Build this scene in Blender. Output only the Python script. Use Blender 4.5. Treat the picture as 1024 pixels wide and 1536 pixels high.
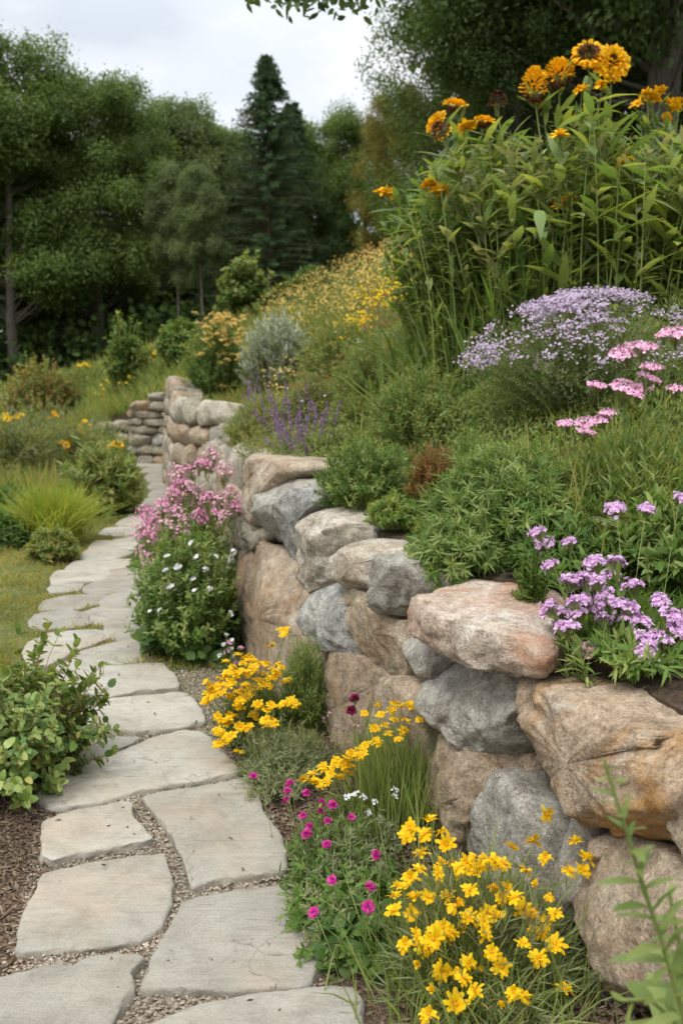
import bpy, math, random
import numpy as np
from mathutils import Vector, noise as mnoise

for o in list(bpy.data.objects):
    bpy.data.objects.remove(o)
S = bpy.context.scene
C = S.collection
R = math.radians

# ------------------------------------------------------------------ camera
PITCH = 7.9
CAMZ = 1.6
FPX = 1507.0
cam = bpy.data.cameras.new("camera")
cam.sensor_fit = 'VERTICAL'
cam.sensor_height = 36.0
cam.lens = FPX / 1536 * 36.0
cam.clip_start = 0.05
cam.clip_end = 600
cam.dof.use_dof = True
cam.dof.focus_distance = 3.0
cam.dof.aperture_fstop = 4.2
camo = bpy.data.objects.new("camera", cam)
camo.location = (0, 0, CAMZ)
camo.rotation_euler = (R(90 - PITCH), 0, 0)
C.objects.link(camo)
S.camera = camo

# ------------------------------------------------------------------ sky, sun
SUN_EL, SUN_AZ = 58, 215      # azimuth clockwise from +Y: behind-left of the camera
W = bpy.data.worlds.new("World")
S.world = W
W.use_nodes = True
nt = W.node_tree
nt.nodes.clear()
def wn(t, **k):
    n = nt.nodes.new(t)
    for a, b in k.items():
        setattr(n, a, b)
    return n
out = wn('ShaderNodeOutputWorld')
bg = wn('ShaderNodeBackground')
bg.inputs['Strength'].default_value = 0.1
sky = wn('ShaderNodeTexSky', sky_type='NISHITA', sun_disc=False)
sky.sun_elevation = R(SUN_EL)
sky.sun_rotation = R(SUN_AZ)
tc = wn('ShaderNodeTexCoord')
mp = wn('ShaderNodeMapping')
mp.inputs['Scale'].default_value = (1.0, 1.0, 2.6)
mp.inputs['Location'].default_value = (0.35, 0.2, 0.1)
nz = wn('ShaderNodeTexNoise')
nz.inputs['Scale'].default_value = 2.6
nz.inputs['Detail'].default_value = 6
nz.inputs['Roughness'].default_value = 0.5
cr = wn('ShaderNodeValToRGB')
cr.color_ramp.elements[0].position = 0.34
cr.color_ramp.elements[0].color = (6.9, 7.5, 8.2, 1)
cr.color_ramp.elements[1].position = 0.62
cr.color_ramp.elements[1].color = (10.8, 10.9, 11.0, 1)
mx = wn('ShaderNodeMix', data_type='RGBA')
mx.inputs[0].default_value = 0.93
L = nt.links.new
L(tc.outputs['Generated'], mp.inputs[0]); L(mp.outputs[0], nz.inputs['Vector'])
L(nz.outputs[0], cr.inputs[0]); L(sky.outputs[0], mx.inputs[6]); L(cr.outputs[0], mx.inputs[7])
# an overcast sky is about twice as bright overhead as low down
sxyz = wn('ShaderNodeSeparateXYZ'); L(tc.outputs['Generated'], sxyz.inputs[0])
zr = wn('ShaderNodeMapRange'); zr.inputs['From Min'].default_value = .30; zr.inputs['From Max'].default_value = .95
zr.inputs['To Min'].default_value = .84; zr.inputs['To Max'].default_value = 2.0
L(sxyz.outputs[2], zr.inputs[0])
mz = wn('ShaderNodeVectorMath', operation='SCALE'); L(mx.outputs[2], mz.inputs[0]); L(zr.outputs[0], mz.inputs['Scale'])
L(mz.outputs[0], bg.inputs['Color']); L(bg.outputs[0], out.inputs[0])

sun = bpy.data.lights.new("sun", 'SUN')
sun.energy = 1.5
sun.angle = R(14)
sun.color = (1.0, 0.95, 0.87)
suno = bpy.data.objects.new("sun", sun)
a, e = R(SUN_AZ), R(SUN_EL)
sd = Vector((math.sin(a) * math.cos(e), math.cos(a) * math.cos(e), math.sin(e)))
suno.rotation_euler = sd.to_track_quat('Z', 'Y').to_euler()
suno.location = (0, 0, 30)
C.objects.link(suno)

vs = S.view_settings
S.display_settings.display_device = 'sRGB'
vs.view_transform = 'Standard'
vs.look = 'None'
vs.gamma = 1
vs.exposure = 0.45
S.cycles.use_denoising = True
S.cycles.max_bounces = 8
S.cycles.diffuse_bounces = 6
S.cycles.transmission_bounces = 4
S.cycles.transparent_max_bounces = 4
S.cycles.caustics_reflective = False
S.cycles.caustics_refractive = False

# ------------------------------------------------------------------ rays: turn what is seen into places in the world
cp, sp_ = math.cos(R(PITCH)), math.sin(R(PITCH))
CAM = np.array([0, 0, CAMZ])
def ray(px, py):
    xc, yc = (px - 512) / FPX, -(py - 768) / FPX
    return np.array([xc, cp + yc * sp_, -sp_ + yc * cp])
def G(px, py, z=0.0):
    d = ray(px, py)
    return CAM + d * ((z - CAMZ) / d[2])
def AT(px, py, dist):
    d = ray(px, py)
    return CAM + d * (dist / d[1])
def XAT(px, dist, z=0.5):
    return (px - 512) / FPX * (dist * cp + (CAMZ - z) * sp_)
def ZTOP(py, dist):
    return AT(512, py, dist)[2]

# ------------------------------------------------------------------ the wall line and the terrain
CTRL = [(3.3, -4.0, .72), (2.0, -1.0, .74), (1.6, 0.05, .76), (0.64, 2.45, .76), (0.05, 3.96, .93), (-0.55, 5.5, .98), (-0.68, 6.4, 1.0),
        (-0.92, 7.6, 1.02), (-1.13, 9.2, 1.03), (-1.30, 10.7, 1.03), (-1.42, 11.3, 1.06), (-1.85, 11.75, 1.16), (-2.07, 12.1, 1.2), (-2.6, 14.8, 1.40), (-2.98, 17.1, 1.36),
        (-3.1, 17.35, 1.30), (-3.72, 17.55, 0.98), (-4.45, 18.0, .74), (-6, 19.6, .2), (-9, 22.5, .05), (-15, 26, .05), (-40, 33, .05)]
def _curve():
    P = np.array(CTRL)
    d = np.r_[0, np.cumsum(np.hypot(*np.diff(P[:, :2], axis=0).T))]
    n = int(d[-1] / 0.06)
    s = np.linspace(0, d[-1], n)
    Q = np.stack([np.interp(s, d, P[:, k]) for k in range(3)], 1)
    k = np.ones(9) / 9                       # soften the corners
    Qp = np.vstack([np.repeat(Q[:1], 4, 0), Q, np.repeat(Q[-1:], 4, 0)])
    Q2 = np.stack([np.convolve(Qp[:, i], k, 'valid') for i in range(3)], 1)
    return s, Q2
CS, CQ = _curve()
CT = np.gradient(CQ[:, :2], axis=0)
CT /= np.linalg.norm(CT, axis=1)[:, None]
CN = np.stack([CT[:, 1], -CT[:, 0]], 1)         # towards the hill
LEAN = 0.10
EDGE = 0.24

_hp = []
def hp(px, py, d):
    p = AT(px, py, d); _hp.append(p)
for q in [(600, 415, 14), (500, 462, 15), (420, 482, 16.5), (330, 520, 19), (270, 545, 21), (150, 565, 26), (0, 600, 28),
          (470, 575, 8.5), (560, 515, 9.5), (650, 530, 7.5), (700, 525, 6.6), (700, 670, 4.8), (420, 588, 12), (330, 606, 13), (395, 640, 10.3), (560, 470, 12)]:
    hp(*q)
for q in [(3, 6, 2.3), (3, 3, 1.35), (2.0, 2.0, .98), (1.3, 3.4, .95), (1.0, 4.2, 1.06), (1.9, 4.1, 1.25), (2.2, 5.4, 1.75), (5, 10, 3.3), (6, 20, 4.3), (3, 20, 3.9), (0, 25, 3.2), (-5, 30, 2.1), (-12, 36, 1.0),
          (10, 35, 4.3), (0, 45, 2.6), (-18, 50, 1.2), (15, 50, 3.8), (5, 0, 1.2), (-25, 36, .5), (9, 5, 3.2), (-6.5, 22, .7), (-4.4, 19.5, 1.15), (-40, 45, .4), (0.1, 5.6, 1.15), (-.4, 7.2, 1.25), (0.6, 4.6, 1.07)]:
    _hp.append(np.array(q, float))
_hp = np.array(_hp)
def _phi(r2):
    return 0.5 * r2 * np.log(r2 + 1e-9)
_n = len(_hp)
_D = ((_hp[:, None, :2] - _hp[None, :, :2]) ** 2).sum(-1)
_A = np.zeros((_n + 3, _n + 3))
_A[:_n, :_n] = _phi(_D) + np.eye(_n) * 0.6
_A[:_n, _n] = 1; _A[:_n, _n + 1:] = _hp[:, :2]
_A[_n:, :_n] = _A[:_n, _n:].T
_w = np.linalg.solve(_A, np.r_[_hp[:, 2], 0, 0, 0])
def tps(x, y):
    x = np.clip(np.atleast_1d(x), -42, 30); y = np.clip(np.atleast_1d(y), -3, 55)
    o = np.empty(len(x))
    for i in range(0, len(x), 20000):
        X, Y = x[i:i + 20000], y[i:i + 20000]
        r2 = (X[:, None] - _hp[None, :, 0]) ** 2 + (Y[:, None] - _hp[None, :, 1]) ** 2
        o[i:i + 20000] = _phi(r2) @ _w[:_n] + _w[_n] + X * _w[_n + 1] + Y * _w[_n + 2]
    return np.clip(o, 0.05, 6.0)
def wall_su(x, y):
    """index of the nearest wall-line sample and the signed distance towards the hill"""
    x = np.atleast_1d(np.asarray(x, float)); y = np.atleast_1d(np.asarray(y, float))
    I = np.empty(len(x), int); U = np.empty(len(x))
    for i in range(0, len(x), 4000):
        X, Y = x[i:i + 4000], y[i:i + 4000]
        d2 = (X[:, None] - CQ[None, :, 0]) ** 2 + (Y[:, None] - CQ[None, :, 1]) ** 2
        j = d2.argmin(1)
        dd = np.sqrt(d2[np.arange(len(j)), j])
        sg = (X - CQ[j, 0]) * CN[j, 0] + (Y - CQ[j, 1]) * CN[j, 1]
        I[i:i + 4000] = j; U[i:i + 4000] = np.where(sg >= 0, dd, -dd)
    return I, U
def hill(x, y):
    I, U = wall_su(x, y)
    t = np.clip((U - 0.3) / 1.3, 0, 1); t = t * t * (3 - 2 * t)
    return CQ[I, 2] * (1 - t) + tps(x, y) * t, U
def ZG(x, y):
    h, U = hill(x, y)
    return np.where(U > EDGE - .02, h, 0.0)
def zg(x, y):
    return float(ZG([x], [y])[0])

# ------------------------------------------------------------------ mesh building
def lin(h):
    h = h.lstrip('#')
    c = [int(h[i:i + 2], 16) / 255 for i in (0, 2, 4)]
    return tuple(((v + .055) / 1.055) ** 2.4 if v > .04045 else v / 12.92 for v in c) + (1,)

class Geo:
    def __init__(s):
        s.v = []; s.f = []; s.m = []; s.n = 0
    def add(s, V, Fs, mat=0):
        V = np.asarray(V, np.float32).reshape(-1, 3)
        if not isinstance(Fs, (list, tuple)):
            Fs = [Fs]
        for F in Fs:
            F = np.asarray(F, np.int64)
            if len(F):
                s.f.append(F + s.n); s.m.append(mat)
        s.v.append(V); s.n += len(V)
        return s
    def mesh(s, name, mats, smooth=False):
        me = bpy.data.meshes.new(name)
        V = np.concatenate(s.v) if s.v else np.zeros((0, 3), np.float32)
        me.vertices.add(len(V)); me.vertices.foreach_set('co', V.ravel())
        lv = np.concatenate([f.ravel() for f in s.f]).astype(np.int32)
        lt = np.concatenate([np.full(len(f), f.shape[1]) for f in s.f]).astype(np.int32)
        me.loops.add(len(lv)); me.loops.foreach_set('vertex_index', lv)
        me.polygons.add(len(lt))
        me.polygons.foreach_set('loop_start', np.r_[0, np.cumsum(lt)[:-1]].astype(np.int32))
        me.polygons.foreach_set('loop_total', lt)
        mi = np.concatenate([np.full(len(f), m) for f, m in zip(s.f, s.m)]).astype(np.int32)
        if not isinstance(mats, (list, tuple)):
            mats = [mats]
        for m in mats:
            me.materials.append(m)
        me.polygons.foreach_set('material_index', mi)
        me.polygons.foreach_set('use_smooth', np.full(len(lt), smooth))
        me.update(calc_edges=True)
        return me
    def obj(s, name, mats, parent=None, smooth=False, loc=None):
        """V in world coordinates; loc = origin of the object (or the parent's place)"""
        o = np.array(loc if loc is not None else (parent.location if parent else (0, 0, 0)), np.float32)
        s.v = [v - o for v in s.v]
        ob = bpy.data.objects.new(name, s.mesh(name, mats, smooth))
        C.objects.link(ob)
        if parent:
            ob.parent = parent
            ob.location = Vector(o.tolist()) - parent.location
        else:
            ob.location = o.tolist()
        return ob

def tag(o, label, cat, group=None):
    o['label'] = label; o['category'] = cat
    if group: o['group'] = group
    return o
def thing(name, label, cat, loc, group=None):
    o = bpy.data.objects.new(name, None); C.objects.link(o)
    o.location = [float(v) for v in loc]
    o.empty_display_size = 0.1
    return tag(o, label, cat, group)
def part(name, me, parent, loc, rot=None, scale=1.0):
    o = bpy.data.objects.new(name, me); C.objects.link(o)
    o.parent = parent
    o.location = Vector([float(v) for v in loc]) - parent.location
    if rot is not None: o.rotation_euler = rot
    o.scale = (scale,) * 3
    return o

def unit(v):
    return v / np.maximum(np.linalg.norm(v, axis=-1, keepdims=True), 1e-9)
def rndunit(rg, n):
    return unit(rg.normal(size=(n, 3)))

ROWS = {
    'dia': [(.45, 1)],
    'lance': [(.22, .8), (.5, 1), (.8, .5)],
    'oval': [(.15, .75), (.45, 1), (.8, .7)],
    'blade': [(.3, 1), (.65, .75)],
    'petal': [(.35, .8), (.75, 1.0), (.96, .62)],
}
def leaves(P, D, N, Lh, Wd, rows='dia', bend=0.0, G_=None, fold=0.0):
    """n leaves as (V, faces). P base, D direction, N upper side, Lh length, Wd half width"""
    n = len(P)
    D = unit(D); Sd = unit(np.cross(D, N)); N = unit(np.cross(Sd, D))
    Lh = np.broadcast_to(Lh, (n,))[:, None]; Wd = np.broadcast_to(Wd, (n,))[:, None]
    bend = np.broadcast_to(bend, (n,))[:, None]
    g = -N if G_ is None else G_
    r = ROWS[rows]; k = len(r)
    cols = [P]
    for t, w in r:
        c = P + D * Lh * t + g * (bend * Lh * t * t)
        cols.append(c + Sd * Wd * w + N * (fold * Wd * w))
        cols.append(c - Sd * Wd * w + N * (fold * Wd * w))
    cols.append(P + D * Lh + g * (bend * Lh))
    V = np.stack(cols, 1)                       # n, 2k+2, 3
    m = 2 * k + 2
    b = (np.arange(n) * m)[:, None]
    if k == 1:
        return V.reshape(-1, 3), [b + np.array([[0, 1, 3, 2]])]
    q = []
    for i in range(k - 1):
        q.append(b + np.array([[1 + 2 * i, 3 + 2 * i, 4 + 2 * i, 2 + 2 * i]]))
    t1 = b + np.array([[0, 1, 2]])
    t2 = b + np.array([[m - 3, m - 1, m - 2]])
    return V.reshape(-1, 3), [np.concatenate(q), np.concatenate([t1, t2])]

def tubes(paths, r0, r1, sides=3):
    """paths n,k,3 -> tapering tubes"""
    n, k, _ = paths.shape
    T = unit(np.gradient(paths, axis=1))
    ref = np.where(np.abs(T[..., 2:3]) > .9, np.array([1., 0, 0]), np.array([0., 0, 1]))
    A = unit(np.cross(T, ref)); B = np.cross(T, A)
    t = np.linspace(0, 1, k)[None, :]
    r0 = np.broadcast_to(r0, (n,))[:, None]; r1 = np.broadcast_to(r1, (n,))[:, None]
    rad = r0 * (1 - t) + r1 * t
    an = np.arange(sides) / sides * 2 * np.pi
    ring = paths[:, :, None] + rad[:, :, None, None] * (np.cos(an)[:, None] * A[:, :, None] + np.sin(an)[:, None] * B[:, :, None])
    V = ring.reshape(-1, 3)
    i = np.arange(n)[:, None, None] * k * sides; j = np.arange(k - 1)[None, :, None] * sides; s = np.arange(sides)[None, None, :]
    s2 = (s + 1) % sides
    F = np.stack([i + j + s, i + j + s2, i + j + sides + s2, i + j + sides + s], -1).reshape(-1, 4)
    return V, F
def bez(P0, P1, P2, k=6):
    t = np.linspace(0, 1, k)[None, :, None]
    return P0[:, None] * (1 - t) ** 2 + P1[:, None] * 2 * t * (1 - t) + P2[:, None] * t * t
def bez_at(P0, P1, P2, t):
    t = t[:, None]
    return P0 * (1 - t) ** 2 + P1 * 2 * t * (1 - t) + P2 * t * t, unit((P1 - P0) * (1 - t) + (P2 - P1) * t)

def leaves_on(rg, P0, P1, P2, per, t0, t1, Lh, Wd, ang, rows='dia', bend=.15, jl=.3, fold=0.0, pw=1.0, taper=0.0):
    n = len(P0)
    idx = np.repeat(np.arange(n), per)
    u = rg.random(len(idx)) ** pw
    t = t0 + (t1 - t0) * u
    P, T = bez_at(P0[idx], P1[idx], P2[idx], t)
    a1 = unit(np.cross(T, rndunit(rg, len(idx))))
    an = ang + rg.normal(size=len(idx)) * .25
    D = np.cos(an)[:, None] * T + np.sin(an)[:, None] * a1
    N = T - D * (T * D).sum(1)[:, None] + np.array([0, 0, .35]) + rndunit(rg, len(idx)) * .25
    sc = np.clip(1 + rg.normal(size=len(idx)) * jl, .4, 1.45) * (1 - taper * t)
    return leaves(P, D, N, Lh * sc, Wd * sc, rows, bend + rg.normal(size=len(idx)) * .1, None, fold)

# ------------------------------------------------------------------ materials
def nodes(name):
    m = bpy.data.materials.new(name); m.use_nodes = True
    t = m.node_tree; t.nodes.clear()
    o = t.nodes.new('ShaderNodeOutputMaterial')
    return m, t, o
def ramp(t, stops, src=None):
    r = t.nodes.new('ShaderNodeValToRGB')
    e = r.color_ramp.elements
    while len(e) < len(stops): e.new(.5)
    for el, (p, c) in zip(e, stops):
        el.position = p; el.color = c if len(c) == 4 else tuple(c) + (1,)
    if src is not None: t.links.new(src, r.inputs[0])
    return r
def noise_n(t, vec, scale, detail=4, rough=.55, dist=0.0):
    n = t.nodes.new('ShaderNodeTexNoise')
    n.inputs['Scale'].default_value = scale; n.inputs['Detail'].default_value = detail
    n.inputs['Roughness'].default_value = rough; n.inputs['Distortion'].default_value = dist
    if vec is not None: t.links.new(vec, n.inputs['Vector'])
    return n
def mixc(t, fac, a, b, blend='MIX'):
    m = t.nodes.new('ShaderNodeMix'); m.data_type = 'RGBA'; m.blend_type = blend
    for s, v in ((0, fac), (6, a), (7, b)):
        if hasattr(v, 'type') and hasattr(v, 'links'): t.links.new(v, m.inputs[s])
        else: m.inputs[s].default_value = v if s == 0 else (v if len(v) == 4 else tuple(v) + (1,))
    return m.outputs[2]
def leaf_mat(name, cols, trans=.44, rough=.55, spec=.25, scale=1.5, tint=None, gain=1.6):
    """cols: list of linear colours picked leaf by leaf"""
    m, t, o = nodes(name)
    g = t.nodes.new('ShaderNodeNewGeometry')
    st = [(i / max(1, len(cols) - 1), c) for i, c in enumerate(cols)]
    r = ramp(t, st, g.outputs['Random Per Island'])
    tcn = t.nodes.new('ShaderNodeTexCoord')
    nn = noise_n(t, tcn.outputs['Object'], scale, 2)
    v = ramp(t, [(.3, (.72, .74, .7)), (.7, (1.22, 1.18, 1.15))], nn.outputs[0])
    col = mixc(t, 1.0, r.outputs[0], v.outputs[0], 'MULTIPLY')
    if gain != 1: col = mixc(t, 1.0, col, (gain * 1.12, gain, gain * .98), 'MULTIPLY')
    p = t.nodes.new('ShaderNodeBsdfPrincipled')
    p.inputs['Roughness'].default_value = rough
    p.inputs['Specular IOR Level'].default_value = spec
    t.links.new(col, p.inputs['Base Color'])
    if trans > 0:
        tr = t.nodes.new('ShaderNodeBsdfTranslucent')
        warm = mixc(t, 1.0, col, (1.25, 1.15, .6), 'MULTIPLY') if tint is None else mixc(t, 1.0, col, tint, 'MULTIPLY')
        t.links.new(warm, tr.inputs['Color'])
        ms = t.nodes.new('ShaderNodeMixShader'); ms.inputs[0].default_value = trans
        t.links.new(p.outputs[0], ms.inputs[1]); t.links.new(tr.outputs[0], ms.inputs[2])
        t.links.new(ms.outputs[0], o.inputs[0])
    else:
        t.links.new(p.outputs[0], o.inputs[0])
    return m
def petal_mat(name, cols, trans=.3, rough=.6):
    return leaf_mat(name, cols, trans, rough, .15, 3.0, (1, 1, 1), 1.0)
def rock_mat(name, c1, c2, c3, stain=(.36, .20, .08), stain_amt=.35, moss=.0, seed=0.0, vein=.0):
    m, t, o = nodes(name)
    tcn = t.nodes.new('ShaderNodeTexCoord'); oi = t.nodes.new('ShaderNodeObjectInfo')
    ad = t.nodes.new('ShaderNodeVectorMath'); ad.operation = 'MULTIPLY_ADD'
    cb = t.nodes.new('ShaderNodeCombineXYZ')
    for k in range(3): t.links.new(oi.outputs['Random'], cb.inputs[k])
    t.links.new(cb.outputs[0], ad.inputs[0]); ad.inputs[1].default_value = (37, 53, 71); t.links.new(tcn.outputs['Object'], ad.inputs[2])
    vec = ad.outputs[0]
    n1 = noise_n(t, vec, 3.2, 7, .62, .6)
    base = ramp(t, [(.32, c1), (.5, c2), (.68, c3)], n1.outputs[0]).outputs[0]
    # crystals of the granite
    n2 = noise_n(t, vec, 95, 3, .75)
    base = mixc(t, .85, base, ramp(t, [(.32, (.45, .43, .42)), (.47, (.95, .95, .95)), (.56, (1.05, 1.05, 1.05)), (.72, (1.65, 1.62, 1.55))], n2.outputs[0]).outputs[0], 'MULTIPLY')
    n2b = noise_n(t, vec, 26, 5, .7)
    base = mixc(t, .7, base, ramp(t, [(.35, (.62, .60, .58)), (.6, (1.18, 1.18, 1.18))], n2b.outputs[0]).outputs[0], 'MULTIPLY')
    # rusty iron stains
    n3 = noise_n(t, vec, 2.1, 6, .6, 1.2)
    f3 = ramp(t, [(.50, (0, 0, 0)), (.63, (stain_amt,) * 3)], n3.outputs[0]).outputs[0]
    base = mixc(t, f3, base, stain)
    # pale lichen
    n4 = noise_n(t, vec, 7.5, 8, .7, .4)
    f4 = ramp(t, [(.57, (0, 0, 0)), (.66, (.5,) * 3)], n4.outputs[0]).outputs[0]
    base = mixc(t, f4, base, (.47, .47, .42))
    if moss > 0:
        n5 = noise_n(t, vec, 5.0, 6, .65)
        f5 = ramp(t, [(.55, (0, 0, 0)), (.66, (moss,) * 3)], n5.outputs[0]).outputs[0]
        base = mixc(t, f5, base, (.16, .18, .07))
    # dark weathering streaks
    mpn = t.nodes.new('ShaderNodeMapping'); mpn.inputs['Scale'].default_value = (6, 6, 1.6); mpn.inputs['Rotation'].default_value = (.25, .2, 0)
    t.links.new(vec, mpn.inputs[0])
    n6 = noise_n(t, mpn.outputs[0], 2.4, 6, .65)
    base = mixc(t, .6, base, ramp(t, [(.33, (.52, .49, .46)), (.52, (1, 1, 1))], n6.outputs[0]).outputs[0], 'MULTIPLY')
    # fractures
    vo = t.nodes.new('ShaderNodeTexVoronoi'); vo.feature = 'DISTANCE_TO_EDGE'; vo.inputs['Scale'].default_value = 3.2
    wv = t.nodes.new('ShaderNodeVectorMath'); wv.operation = 'MULTIPLY_ADD'; nd = noise_n(t, vec, 5, 6, .65)
    t.links.new(nd.outputs['Color'], wv.inputs[0]); wv.inputs[1].default_value = (.4, .4, .4); t.links.new(vec, wv.inputs[2])
    t.links.new(wv.outputs[0], vo.inputs['Vector'])
    nm = noise_n(t, vec, 3.1, 3)
    crk = mixc(t, 1.0, ramp(t, [(0, (1, 1, 1)), (.012, (0, 0, 0))], vo.outputs['Distance']).outputs[0], ramp(t, [(.5, (0, 0, 0)), (.58, (.85,) * 3)], nm.outputs[0]).outputs[0], 'MULTIPLY')
    base = mixc(t, crk, base, (.07, .055, .04))
    base = mixc(t, 1.0, base, (.84, .835, .82), 'MULTIPLY')
    p = t.nodes.new('ShaderNodeBsdfPrincipled')
    p.inputs['Roughness'].default_value = .9; p.inputs['Specular IOR Level'].default_value = .2
    t.links.new(base, p.inputs['Base Color'])
    nb = noise_n(t, vec, 15, 11, .72)
    nb2 = noise_n(t, vec, 120, 3, .6)
    mm = t.nodes.new('ShaderNodeMath'); mm.operation = 'MULTIPLY_ADD'; mm.inputs[1].default_value = .16
    t.links.new(nb2.outputs[0], mm.inputs[0]); t.links.new(nb.outputs[0], mm.inputs[2])
    b = t.nodes.new('ShaderNodeBump'); b.inputs['Strength'].default_value = .8; b.inputs['Distance'].default_value = .03
    t.links.new(mm.outputs[0], b.inputs['Height']); t.links.new(b.outputs[0], p.inputs['Normal'])
    t.links.new(p.outputs[0], o.inputs[0])
    return m
RM = {
    'tan': rock_mat('tan_granite', (.36, .28, .195), (.50, .41, .30), (.60, .53, .42), stain_amt=.3),
    'pale': rock_mat('pale_granite', (.44, .39, .31), (.58, .53, .44), (.68, .64, .56), stain_amt=.22),
    'rust': rock_mat('rusty_granite', (.36, .27, .18), (.50, .39, .28), (.60, .51, .40), stain=(.52, .26, .06), stain_amt=.75),
    'pink': rock_mat('pinkish_granite', (.48, .38, .29), (.62, .52, .43), (.70, .64, .56), stain=(.50, .25, .14), stain_amt=.7),
    'grey': rock_mat('grey_granite', (.33, .315, .275), (.46, .44, .39), (.57, .55, .49), stain_amt=.12, moss=.3),
    'blue': rock_mat('bluish_granite', (.32, .325, .305), (.45, .455, .43), (.58, .58, .54), stain_amt=.10, moss=.2),
    'brown': rock_mat('brown_granite', (.32, .24, .165), (.45, .355, .255), (.55, .46, .35), stain_amt=.45),
    'olive': rock_mat('olive_granite', (.26, .235, .18), (.36, .33, .255), (.46, .43, .345), stain_amt=.15, moss=.5),
}

def ground_material():
    """gravel joints and mulch by the path, thin lawn further off: one material of the one ground sheet"""
    m, t, o = nodes('ground_soil')
    tcn = t.nodes.new('ShaderNodeTexCoord'); vec = tcn.outputs['Object']
    sx = t.nodes.new('ShaderNodeSeparateXYZ'); t.links.new(vec, sx.inputs[0])
    vo = t.nodes.new('ShaderNodeTexVoronoi'); vo.inputs['Scale'].default_value = 85; t.links.new(vec, vo.inputs['Vector'])
    gravel = ramp(t, [(0, (.09, .07, .05)), (.3, (.19, .15, .11)), (.6, (.30, .25, .19)), (1, (.42, .37, .31))], vo.outputs['Color']).outputs[0]
    n1 = noise_n(t, vec, 60, 6, .7)
    soil = ramp(t, [(.35, (.045, .03, .02)), (.55, (.12, .085, .058)), (.72, (.21, .165, .12))], n1.outputs[0]).outputs[0]
    n2 = noise_n(t, vec, 3, 6, .65)
    lawn = ramp(t, [(.3, (.07, .085, .025)), (.5, (.12, .14, .042)), (.7, (.19, .18, .07))], n2.outputs[0]).outputs[0]
    nn = noise_n(t, vec, 2.2, 5, .6)
    # distance to the centre line of the path: x = -0.2 y - 0.1 ...
    def math(op, a, b=None):
        k = t.nodes.new('ShaderNodeMath'); k.operation = op
        for i, v in enumerate((a, b)):
            if v is None: continue
            if hasattr(v, 'links'): t.links.new(v, k.inputs[i])
            else: k.inputs[i].default_value = v
        return k.outputs[0]
    cx = math('ADD', sx.outputs[0], math('MULTIPLY', sx.outputs[1], .19))
    cx = math('ADD', cx, .03)
    d = math('ABSOLUTE', cx)
    d = math('ADD', d, math('MULTIPLY', math('SUBTRACT', nn.outputs[0], .5), .22))
    f = ramp(t, [(.30, (0, 0, 0)), (.36, (1, 1, 1))], d).outputs[0]
    near = mixc(t, f, gravel, soil)
    # further than about 4.5 m the joints turn mossy and the ground grassy
    fy = math('ADD', math('MULTIPLY', sx.outputs[1], .1), math('MULTIPLY', math('SUBTRACT', nn.outputs[0], .5), .25))
    fy = ramp(t, [(.42, (0, 0, 0)), (.56, (1, 1, 1))], fy).outputs[0]
    left = ramp(t, [(.0, (1, 1, 1)), (.35, (1, 1, 1)), (.55, (.0, .0, .0))], math('ADD', math('MULTIPLY', cx, .6), .15)).outputs[0]
    k = mixc(t, 1.0, fy, left, 'MULTIPLY')
    col = mixc(t, k, near, lawn)
    p = t.nodes.new('ShaderNodeBsdfPrincipled'); p.inputs['Roughness'].default_value = .95; p.inputs['Specular IOR Level'].default_value = .15
    t.links.new(col, p.inputs['Base Color'])
    b = t.nodes.new('ShaderNodeBump'); b.inputs['Strength'].default_value = 1; b.inputs['Distance'].default_value = .012
    t.links.new(vo.outputs['Distance'], b.inputs['Height']); t.links.new(b.outputs[0], p.inputs['Normal'])
    t.links.new(p.outputs[0], o.inputs[0])
    return m
def hill_material():
    m, t, o = nodes('hill_soil')
    tcn = t.nodes.new('ShaderNodeTexCoord'); vec = tcn.outputs['Object']
    n1 = noise_n(t, vec, 1.2, 8, .7)
    c = ramp(t, [(.3, (.05, .055, .02)), (.5, (.085, .10, .03)), (.7, (.13, .13, .05))], n1.outputs[0]).outputs[0]
    n2 = noise_n(t, vec, 40, 5, .7)
    s = ramp(t, [(.35, (.04, .028, .02)), (.7, (.13, .095, .065))], n2.outputs[0]).outputs[0]
    sy = t.nodes.new('ShaderNodeSeparateXYZ'); t.links.new(vec, sy.inputs[0])
    f = t.nodes.new('ShaderNodeMapRange'); f.inputs['From Min'].default_value = 3.5; f.inputs['From Max'].default_value = 7.5
    t.links.new(sy.outputs[1], f.inputs[0])
    g = t.nodes.new('ShaderNodeNewGeometry'); sn = t.nodes.new('ShaderNodeSeparateXYZ'); t.links.new(g.outputs['True Normal'], sn.inputs[0])
    fn = ramp(t, [(.4, (0, 0, 0)), (.6, (1, 1, 1))], sn.outputs[2]).outputs[0]
    k = mixc(t, 1.0, f.outputs[0], fn, 'MULTIPLY')
    col = mixc(t, k, s, c)
    p = t.nodes.new('ShaderNodeBsdfPrincipled'); p.inputs['Roughness'].default_value = .95; p.inputs['Specular IOR Level'].default_value = .1
    t.links.new(col, p.inputs['Base Color'])
    b = t.nodes.new('ShaderNodeBump'); b.inputs['Distance'].default_value = .02
    t.links.new(n2.outputs[0], b.inputs['Height']); t.links.new(b.outputs[0], p.inputs['Normal'])
    t.links.new(p.outputs[0], o.inputs[0])
    return m

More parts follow.
